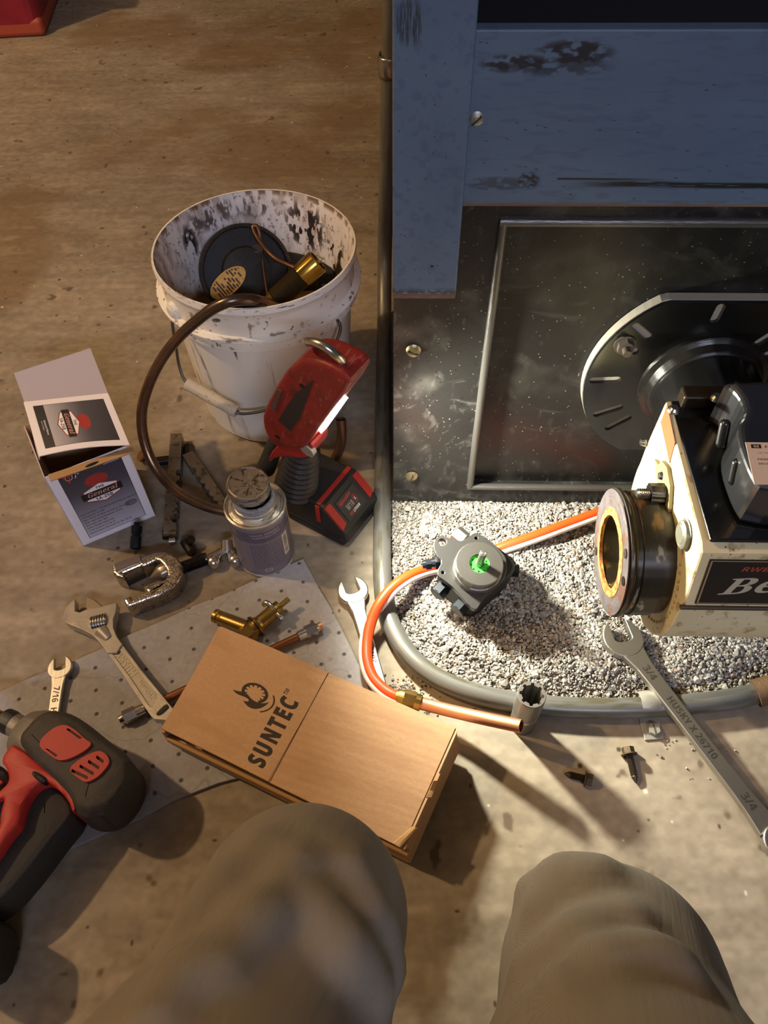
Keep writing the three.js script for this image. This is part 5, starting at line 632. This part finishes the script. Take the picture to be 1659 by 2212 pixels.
// ---------------------------------------------------------------- short copper line with two nuts, brass valve
{
  const A = wp(281, 1545, 0.0115), B = wp(672, 1362, 0.0115), d = B.clone().sub(A).normalize(), o = thing('nozzle_line', 'thin copper line with a chrome nut at each end, passing under the cardboard box', 'tube', A.clone().setY(0.004));
  part('tube', local(o, rod(A, B, 0.0042, 0.0042, 16)), M(0xa06a48, 0.35, 0.95), o, 'thin copper tube');
  for (const [p, s] of [[A, 1], [B, -1]]) { const dd = d.clone().multiplyScalar(s); part('flare_nut', local(o, merge(aim(hexagon(0.0076, 0.013), p, dd), aim(turned([[0.0043, 0], [0.0062, 0], [0.0056, 0.009], [0.0043, 0.010]], 20), p.clone().addScaledVector(dd, 0.0064), dd), aim(turned([[0, 0], [0.0045, 0], [0.005, 0.003], [0.006, 0.005]], 20), p.clone().addScaledVector(dd, -0.011), dd))), M(0xc4bfb4, 0.25, 1), o, 'bright hex nut'); }
  part('ferrule', local(o, aim(turned([[0, 0], [0.0048, 0], [0.005, 0.006]], 16), B.clone().addScaledVector(d, 0.007), d)), copper, o);
  const z = zoomed(400, 1180, 3.607), Pz = (x, y, h) => wp(...z(x, y), h), c = Pz(520, 650, 0.016), v = thing('brass_valve', 'brass shutoff valve with a chrome lever peeking out from under the cardboard box', 'valve', c.clone().setY(0.004));
  const dir = Pz(640, 550, 0.018).sub(c).normalize(), arm = Pz(230, 540, 0.014);
  const T = (pts, at, dr, seg = 32) => local(v, aim(turned(pts, seg, 0.4), at, dr));
  part('stem_body', merge(T([[0, -0.012], [0.0095, -0.012], [0.0095, 0.004], [0.0128, 0.005], [0.0128, 0.0075], [0.010, 0.009], [0.0085, 0.012], [0.0085, 0.034], [0.0078, 0.036], [0.0078, 0.04], [0, 0.04]], c, dir), local(v, aim(hexagon(0.0115, 0.012), c.clone().addScaledVector(dir, -0.006), dir))), brass, v, 'brass valve body');
  part('washer', T([[0.0128, 0], [0.0138, 0], [0.0138, 0.0012], [0.0128, 0.0012]], c.clone().addScaledVector(dir, 0.0045), dir), darkSteel, v);
  const inDir = c.clone().sub(arm).normalize(); part('inlet', merge(T([[0.0045, 0], [0.0078, 0], [0.008, 0.004], [0.0070, 0.005], [0.0078, 0.0065], [0.0068, 0.012]], arm, inDir), local(v, rod(arm.clone().addScaledVector(inDir, 0.01), c, 0.0078, 0.0085, 8))), brass, v, 'brass inlet with a flared mouth');
  const tip = c.clone().addScaledVector(dir, 0.041), perp = V3(-dir.z, 0, dir.x).normalize(); const lev = [Pz(612, 455, 0.024), Pz(632, 440, 0.027), Pz(668, 470, 0.026), Pz(700, 515, 0.022), Pz(735, 550, 0.020), Pz(752, 568, 0.018)];
  const lg = tube(lev, 0.0032, 40, 10); part('lever', local(v, lg), chrome, v, 'bent chrome lever'); part('stem_end', local(v, rod(tip, tip.clone().addScaledVector(dir, 0.012), 0.003, 0.003, 12)), brass, v);
}

// ---------------------------------------------------------------- cardboard box
{
  const h = 0.058, TL = wp(478, 1353, h), TR = wp(984, 1571, h), BR = wp(868, 1831, h), BL = wp(348, 1573, h);
  const o = thing('cardboard_box', 'brown cardboard pump box with black printed lettering lying on the pad', 'box', BL.clone().setY(0.0165), heading(BL, BR));
  const brown = (u, v, s) => { let c = lerp3([186, 148, 112], [198, 160, 122], fbm(u * 90, v * 70, 3, s)); c = lerp3(c, [172, 132, 96], smooth(0.5, 0.75, fbm(u * 5, v * 7, 3, s + 3)) * 0.4); const fl = 0.5 + 0.5 * Math.sin((u * 0.25 + v) * 6.283 * 15); return lerp3(c, [166, 126, 90], fl * 0.16 * smooth(0.40, 0.55, u)); };
  const top = canvasTex(1536, 1024, (g, W, H) => { const id = g.getImageData(0, 0, W, H); for (let j = 0; j < H; j++) for (let i = 0; i < W; i++) { const c = brown(i / W, j / H, 4), k = (j * W + i) * 4; id.data[k] = c[0]; id.data[k + 1] = c[1]; id.data[k + 2] = c[2]; id.data[k + 3] = 255; } g.putImageData(id, 0, 0);
    g.save(); g.translate(660, 120); g.rotate(-Math.PI / 2); g.textAlign = 'right'; g.fillStyle = '#3a322c'; g.font = 'bold 142px sans-serif'; g.lineWidth = 9; g.strokeStyle = '#3a322c'; const word = 'SUNTEC'; let x = -840; g.textAlign = 'left'; for (const ch of word) { g.fillText(ch, x, 0); g.strokeText(ch, x, 0); x += g.measureText(ch).width + 16; } g.font = 'bold 38px sans-serif'; g.fillText('TM', x - 4, -82); g.restore();
    // flame and gear mark
    g.save(); g.translate(420, 470); g.rotate(-Math.PI / 2); g.strokeStyle = g.fillStyle = '#3a322c'; g.lineWidth = 20; g.beginPath(); g.arc(40, -20, 74, -2.2, 2.5); g.stroke(); for (let i = 0; i < 9; i++) { const a = -2.1 + i * 0.52; g.beginPath(); g.moveTo(40 + 66 * Math.cos(a - 0.11), -20 + 66 * Math.sin(a - 0.11)); g.lineTo(40 + 42 * Math.cos(a), -20 + 42 * Math.sin(a)); g.lineTo(40 + 66 * Math.cos(a + 0.11), -20 + 66 * Math.sin(a + 0.11)); g.fill(); }
    g.beginPath(); g.moveTo(20, 84); g.bezierCurveTo(-70, 70, -130, 10, -60, -60); g.bezierCurveTo(-60, -30, -40, -20, -30, -40); g.bezierCurveTo(-20, -80, -50, -110, -10, -150); g.bezierCurveTo(-15, -110, 20, -90, 0, -50); g.bezierCurveTo(-40, 0, -30, 50, 20, 84); g.fill(); g.lineWidth = 10; g.beginPath(); g.arc(10, -10, 122, 0.9, 2.5); g.stroke(); g.restore();
    g.strokeStyle = '#6b4a2c'; g.lineWidth = 3; g.beginPath(); g.moveTo(738, 0); g.lineTo(730, 420); g.lineTo(722, 1024); g.stroke(); });
  const card = M(0xffffff, 0.88, 0, { map: tex(512, 512, (u, v) => brown(u, v, 4)), bumpMap: grainBump, bumpScale: 0.0003 }), raw = M(0xb08a5c, 0.9), inside = card;
  const P = p => localP(o, p), lo = (p, y = 0.001) => { const q = P(p); q.y = y; return q; };
  const bendL = (u, v) => -0.0016 * Math.abs(Math.sin(Math.PI * u)) + (Math.abs(u - 0.48) < 0.02 ? -0.0008 : 0);
  // two leaves meet at the seam
  const mT = TL.clone().lerp(TR, 0.478), mB = BL.clone().lerp(BR, 0.472), cutUV = (g, a, b) => { const uv = g.attributes.uv; for (let i = 0; i < uv.count; i++) uv.setX(i, a + (b - a) * uv.getX(i)); return g; }, topM = M(0xffffff, 0.88, 0, { map: top, bumpMap: grainBump, bumpScale: 0.0003 });
  part('top_leaf', local(o, cutUV(sheet(TL, mT, mB, BL, 12, 6, (u, v) => 0.0012 * Math.sin(Math.PI * u), 0.003, -1), 0, 0.474)), topM, o, 'printed left leaf of the lid');
  part('top_leaf', local(o, cutUV(sheet(mT.clone().lerp(mB, 0.0), TR, BR, mB, 12, 6, (u, v) => -0.0010 + 0.0012 * Math.sin(Math.PI * u), 0.003, -1), 0.478, 1)), topM, o, 'plain ribbed right leaf of the lid');
  const bTR = lo(TR), bBR = lo(BR), bTL = lo(TL), bBL = lo(BL), tTR = P(TR).add(V3(0, -0.002, 0)), tBR = P(BR).add(V3(0, -0.002, 0)), tTL = P(TL).add(V3(0, -0.002, 0));
  const out = P(TR).sub(P(TL)).setY(0).normalize().multiplyScalar(0.006);
  part('end_wall', sheet(tTR, tBR, bBR.clone().add(out), bTR.clone().add(out), 8, 4, (u, v) => 0.003 * Math.sin(Math.PI * v), 0.003, -1), card, o); part('far_wall', sheet(tTL, tTR, bTR, bTL, 1, 1, () => 0, 0.003, 1), card, o); part('base', sheet(bTL, bTR.clone().add(out), bBR.clone().add(out), bBL, 1, 1, () => 0, 0.003, -1), inside, o); part('left_wall', sheet(tTL, P(BL).add(V3(0, -0.012, 0)), bBL, bTL, 1, 1, () => 0, 0.003, 1), card, o);
  const n0 = bBL.clone(), n1 = bBR.clone().add(out); part('near_wall', sheet(n0.clone().setY(0.014), n1.clone().setY(0.028), n1, n0, 4, 1, () => 0, 0.004, -1), inside, o, 'lower wall under the open lid edge'); part('near_edge', local(o, rod(o.localToWorld(n0.clone().setY(0.015)), o.localToWorld(n1.clone().setY(0.029)), 0.0022, 0.0022, 8)), raw, o);
  part('torn_tab', local(o, sheet(wp(944, 1672, h + 0.002), wp(951, 1671, h + 0.002), wp(932, 1722, h + 0.001), wp(920, 1722, h + 0.003), 3, 3, (u, v) => 0.002 * Math.sin(6 * v), 0.0015, -1)), raw, o, 'torn paper tab'); part('dented_corner', local(o, sheet(wp(893, 1786, h + 0.0012), wp(902, 1790, h - 0.001), wp(868, 1833, h - 0.001), wp(850, 1822, h + 0.0012), 3, 3, (u, v) => 0.002 * Math.sin(3.1 * u), 0.002, -1)), raw, o, 'dented pale corner');
}

// ---------------------------------------------------------------- cordless impact driver lying on its side
{
  const z = zoomed(0, 1400, 3.95), hA = 0.042, A0 = wp(...z(100, 640), hA), A1 = wp(...z(1010, 1190), hA), turn = heading(A0, A1);
  const o = thing('impact_driver', 'red and black cordless impact driver lying on its side on the pad', 'impact driver', A0.clone().setY(0.004), turn);
  const at = (x, y, h) => localP(o, wp(...z(x, y), h)), p2 = (pts, h) => pts.map(p => { const q = at(p[0], p[1], h); return [q.x, q.z]; });
  const block = (pts, h, y0, y1, bev, n = 1) => metreUV(creased(slab(rounded(p2(pts, h), 0.3, n + 1), y1 - y0, y0, bev, [], 6), 0.9), 0.1), k = hA - 0.004;
  const redMatte = M(0xa3261f, 0.55, 0, { bumpMap: grainBump, bumpScale: 0.00015 }), over = M(0x37322c, 0.72, 0, { bumpMap: grainBump, bumpScale: 0.0004 });
  part('rubber_body', block([[200, 850], [330, 690], [430, 610], [530, 590], [660, 615], [800, 700], [985, 855], [1130, 960], [1180, 1060], [1155, 1240], [1015, 1430], [880, 1490], [740, 1485], [690, 1440], [640, 1330], [540, 1220], [420, 1110], [320, 1010]], 0.05, 0.002, 0.074, 0.014), over, o, 'charcoal rubber motor housing');
  const nose = [[0, -0.004], [0.0105, -0.004], [0.0115, 0], [0.0115, 0.010], [0.0155, 0.0105], [0.0225, 0.015], [0.0285, 0.026], [0.0318, 0.04], [0.033, 0.062], [0, 0.062]];
  part('gear_case', aim(turned(nose.slice(0), 40, 0.5), V3(0.004, k, 0), V3(1, 0, 0.02)), M(0x77726a, 0.5, 0.35, { bumpMap: grainBump, bumpScale: 0.0003 }), o, 'grey metal gear case');
  part('collet', aim(turned([[0, 0], [0.008, 0], [0.0112, 0.003], [0.0122, 0.010], [0.0112, 0.017], [0, 0.017]], 28), V3(-0.012, k, 0), V3(1, 0, 0.02)), blackPlastic, o, 'black collet');
  const bit = part('driver_bit', aim(hexagon(0.0036, 0.03), V3(-0.022, k, 0), V3(1, 0, 0.02)), darkSteel, o); part('bit_band', aim(turned([[0.0034, 0], [0.0052, 0], [0.0052, 0.008], [0.0034, 0.008]], 16), V3(-0.025, k, 0), V3(1, 0, 0.02)), M(0xb89434, 0.5, 0.3), bit, 'yellow band on the bit');
  // red shell: lower rail, trigger guard and handle spine
  part('red_shell', block([[150, 875], [200, 880], [330, 985], [440, 1080], [620, 1225], [690, 1280], [695, 1430], [670, 1450], [630, 1330], [460, 1170], [350, 1215], [270, 1330], [225, 1450], [215, 1540], [120, 1640], [0, 1830], [-160, 2060], [-260, 2040], [-60, 1700], [60, 1590], [65, 1440], [110, 1300], [-20, 1370], [-60, 1350], [80, 1250], [140, 1180], [120, 1080], [60, 1010]], 0.055, 0.010, 0.068, 0.0025, 1), redMatte, o, 'red plastic shell');
  part('handle_grip', block([[350, 1220], [450, 1160], [640, 1320], [665, 1450], [500, 1640], [340, 1860], [160, 2080], [0, 2240], [-300, 2400], [-420, 2260], [-300, 2080], [0, 1830], [130, 1640], [215, 1540], [225, 1450], [270, 1330]], 0.045, 0.004, 0.052, 0.009, 1), rubber, o, 'black rubber handle grip');
  part('handle_front', block([[-10, 1290], [110, 1305], [70, 1440], [60, 1590], [-40, 1720], [-260, 2040], [-420, 1980], [-200, 1640], [-80, 1420]], 0.05, 0.006, 0.060, 0.006, 1), rubber, o, 'black rubber on the grip front');
  part('battery', block([[-520, 2200], [-60, 2270], [20, 2420], [-100, 2900], [-700, 2800], [-640, 2300]], 0.05, 0.0, 0.075, 0.008, 1), blackPlastic, o, 'black battery pack');
  part('trigger', block([[-80, 990], [20, 1010], [70, 1060], [130, 1150], [70, 1230], [-80, 1270]], 0.05, 0.020, 0.056, 0.008, 1), blackPlastic, o, 'black trigger'); part('trigger_inlay', block([[-60, 1120], [40, 1140], [35, 1170], [-60, 1180]], 0.058, 0.050, 0.0585, 0.001, 1), redMatte, o);
  const panel = (name, pts, top, cuts, lab) => part(name, metreUV(creased(slab(rounded(p2(pts, top), 0.3, 2), top - 0.062, 0.062, 0, cuts.map(c => p2(c, top))), 0.7), 0.1), redMatte, o, lab);
  const face = panel('red_window', [[345, 855], [360, 785], [470, 690], [560, 662], [640, 700], [740, 790], [805, 832], [690, 920], [525, 985], [430, 920]], 0.0770, [[[395, 868], [420, 872], [505, 925], [490, 942]], [[575, 705], [595, 697], [715, 780], [690, 788]]], 'red ribbed side panel');
  { const ribs = []; for (let i = 0; i < 7; i++) { const t = i / 7, a = at(470 + t * -80, 720 + t * 70, 0.0771), b = at(640 + t * 60, 740 + t * 70, 0.0771); ribs.push(rod(a, b, 0.0006, 0.0006, 6)); } part('rib', merge(ribs), redMatte, face); }
  panel('vent_panel', [[588, 1050], [680, 962], [840, 882], [905, 905], [945, 960], [935, 1015], [845, 1115], [745, 1162], [690, 1130]], 0.0768, [[625, 1042, 765, 1108], [695, 1004, 815, 1074], [766, 964, 862, 1024], [836, 926, 898, 970]].map(([x0, y0, x1, y1]) => [[x0, y0], [x1, y1], [x1 - 8, y1 + 26], [x0 - 6, y0 + 26]]), 'red vent grille');
  part('forward_switch', block([[268, 1080], [310, 1050], [420, 1128], [368, 1172]], 0.071, 0.060, 0.0715, 0.002, 1), blackPlastic, o, 'small black direction switch');
}

// ---------------------------------------------------------------- red container far off on the floor
{
  const c = wp(92, 84, 0), o = thing('red_container', 'blurred red plastic container on the far concrete', 'container', V3(c.x - 0.16, 0, c.z - 0.12), 0.1);
  const red = M(0x9c2438, 0.5, 0, { map: tex(128, 128, seamless((u, v) => lerp3([196, 150, 160], [255, 236, 236], fbm(u * 6, v * 6, 3, 3)))) });
  const g = metreUV(box(0.32, 0.26, 0.26, 0, 0.13, 0, 0.03), 0.2), p = g.attributes.position; for (let i = 0; i < p.count; i++) { const s = 1 + 0.10 * (p.getY(i) - 0.13) / 0.26; p.setX(i, p.getX(i) * s); p.setZ(i, p.getZ(i) * s); } g.computeVertexNormals();
  part('body', g, red, o); part('rim', metreUV(box(0.36, 0.02, 0.30, 0, 0.265, 0, 0.009)), red, o); part('handle', tube([V3(-0.08, 0.27, 0), V3(-0.07, 0.32, 0), V3(0, 0.335, 0), V3(0.07, 0.32, 0), V3(0.08, 0.27, 0)], 0.01, 30, 10), red, o); part('foot_band', metreUV(box(0.31, 0.04, 0.25, 0, 0.02, 0, 0.012)), M(0xa84a34, 0.5), o);
}

// ---------------------------------------------------------------- the seated person: trouser legs in view
{
  const smin = (a, b, k) => { const h = Math.max(0, Math.min(1, 0.5 + 0.5 * (b - a) / k)); return b + (a - b) * h - k * h * (1 - h); };
  const cap = (p, a, b, ra, rb) => { const bx = b.x - a.x, by = b.y - a.y, bz = b.z - a.z, px = p.x - a.x, py = p.y - a.y, pz = p.z - a.z, t = Math.max(0, Math.min(1, (px * bx + py * by + pz * bz) / (bx * bx + by * by + bz * bz))); return Math.hypot(px - bx * t, py - by * t, pz - bz * t) - (ra + (rb - ra) * t); };
  const J = { hipL: V3(-0.115, 0.335, 0.26), midL: V3(-0.092, 0.315, 0.045), kneeL: V3(-0.056, 0.236, -0.088), shinL: V3(-0.080, 0.15, 0.02), ankL: V3(-0.12, 0.075, 0.24), hipR: V3(0.105, 0.335, 0.26), midR: V3(0.112, 0.302, 0.045), kneeR: V3(0.133, 0.225, -0.052), shinR: V3(0.13, 0.145, 0.04), ankR: V3(0.14, 0.075, 0.25), pel: V3(0, 0.34, 0.34) };
  const base = p => { let L = cap(p, J.hipL, J.midL, 0.092, 0.084); L = smin(L, cap(p, J.midL, J.kneeL, 0.084, 0.062), 0.03); let s = cap(p, J.kneeL, J.shinL, 0.060, 0.060); s = Math.min(s, cap(p, J.shinL, J.ankL, 0.060, 0.050)); L = smin(L, s, 0.022); let R = cap(p, J.hipR, J.midR, 0.090, 0.084); R = smin(R, cap(p, J.midR, J.kneeR, 0.084, 0.062), 0.03); let t = cap(p, J.kneeR, J.shinR, 0.060, 0.058); t = Math.min(t, cap(p, J.shinR, J.ankR, 0.058, 0.050)); R = smin(R, t, 0.022); let d = Math.min(L, R); return smin(d, cap(p, J.pel, V3(0, 0.40, 0.36), 0.13, 0.13), 0.06); };
  const march = (x, y) => { const d = ray(x, y).normalize(), p = V3(0, CAM_HEIGHT, 0); for (let i = 0; i < 80; i++) { const s = base(p); if (s < 0.0006) return p; p.addScaledVector(d, s * 0.9); if (p.distanceTo(camera.position) > 1.2) return null; } return p; };
  const folds = []; const fold = (pts, r, sink = 0.0042) => { const w = pts.map(p => march(p[0], p[1])).filter(Boolean); for (let i = 0; i + 1 < w.length; i++) folds.push([w[i].clone().setY(w[i].y - sink), w[i + 1].clone().setY(w[i + 1].y - sink), r]); };
  fold([[1000, 2080], [1080, 2010], [1180, 1950], [1260, 1915]], 0.0075); fold([[1050, 2170], [1150, 2090], [1260, 2030], [1360, 1990]], 0.0075); fold([[1230, 2140], [1330, 2095], [1420, 2085], [1460, 2095]], 0.0085); fold([[1150, 1915], [1220, 1893], [1300, 1884]], 0.0065); fold([[985, 2150], [1000, 2080], [1040, 2010]], 0.007);
  fold([[690, 1975], [740, 2050], [800, 2130], [850, 2200]], 0.009); fold([[760, 1880], [800, 1980], [840, 2090]], 0.0065); fold([[560, 1830], [470, 1920], [400, 2010]], 0.006); fold([[520, 1990], [400, 2110], [330, 2200]], 0.007); fold([[640, 1870], [560, 1990], [480, 2100]], 0.005);
  const sdf = p => { let d = base(p); if (d < 0.05) for (const [a, b, r] of folds) { const e = cap(p, a, b, r, r); if (e < 0.04) d = smin(d, e, 0.022); } return d; };
  const res = 112, half = 0.34, cx = 0.005, cy = 0.30, cz = 0.16, mc = new MarchingCubes(res, new THREE.MeshStandardMaterial(), false, false, 200000); mc.isolation = 0;
  const p = V3(); for (let k = 0; k < res; k++) for (let j = 0; j < res; j++) for (let i = 0; i < res; i++) { p.set(cx + half * (i - res / 2) / (res / 2), cy + half * (j - res / 2) / (res / 2), cz + half * (k - res / 2) / (res / 2)); mc.field[i + j * res + k * res * res] = -sdf(p); }
  mc.update(); const n = mc.count, pos = new Float32Array(n * 3); for (let i = 0; i < n; i++) { pos[i * 3] = cx + half * mc.positionArray[i * 3]; pos[i * 3 + 1] = cy + half * mc.positionArray[i * 3 + 1]; pos[i * 3 + 2] = cz + half * mc.positionArray[i * 3 + 2]; }
  let g = new THREE.BufferGeometry(); g.setAttribute('position', new THREE.BufferAttribute(pos, 3)); g = mergeVertices(g, 1e-5);
  { const P = g.attributes.position, N = new Float32Array(P.count * 3), e = 0.0015, q = V3(); for (let i = 0; i < P.count; i++) { const x = P.getX(i), y = P.getY(i), zz = P.getZ(i); const gx = sdf(q.set(x + e, y, zz)) - sdf(q.set(x - e, y, zz)), gy = sdf(q.set(x, y + e, zz)) - sdf(q.set(x, y - e, zz)), gz = sdf(q.set(x, y, zz + e)) - sdf(q.set(x, y, zz - e)), l = Math.hypot(gx, gy, gz) || 1; N.set([gx / l, gy / l, gz / l], i * 3); } g.setAttribute('normal', new THREE.BufferAttribute(N, 3)); }
  const cloth = M(0xffffff, 0.95, 0, { map: tex(512, 512, seamless((u, v) => { const w = 0.5 + 0.25 * (hash(Math.floor(u * 512), Math.floor(v * 512), 3) - 0.5) + 0.2 * Math.sin((u + v) * 900); return lerp3(lerp3([112, 104, 92], [136, 128, 114], w), [98, 90, 78], smooth(0.5, 0.75, fbm(u * 8, v * 8, 4, 6)) * 0.2); })), bumpMap: grainBump, bumpScale: 0.0004 });
  const o = thing('person', 'person in grey-brown work trousers sitting with both knees towards the boiler', 'person', V3(0, 0, 0.2));
  { const P = g.attributes.position, uv = new Float32Array(P.count * 2); for (let i = 0; i < P.count; i++) { uv[i * 2] = (P.getX(i) + 0.3 * P.getY(i)) / 0.15; uv[i * 2 + 1] = (P.getZ(i) - 0.8 * P.getY(i)) / 0.15; } g.setAttribute('uv', new THREE.BufferAttribute(uv, 2)); }
  part('trousers', local(o, g), cloth, o, 'grey-brown work trousers');
  for (const s of [J.ankL, J.ankR]) part('boot', local(o, metreUV(merge(box(0.09, 0.09, 0.24, s.x, 0.048, s.z - 0.02, 0.035), box(0.1, 0.02, 0.26, s.x, 0.012, s.z - 0.025, 0.008)))), M(0x3a2a1e, 0.7), o);
}

scene.traverse(o => { if (o.isMesh) { o.castShadow = true; o.receiveShadow = true; } });
renderer.render(scene, camera);
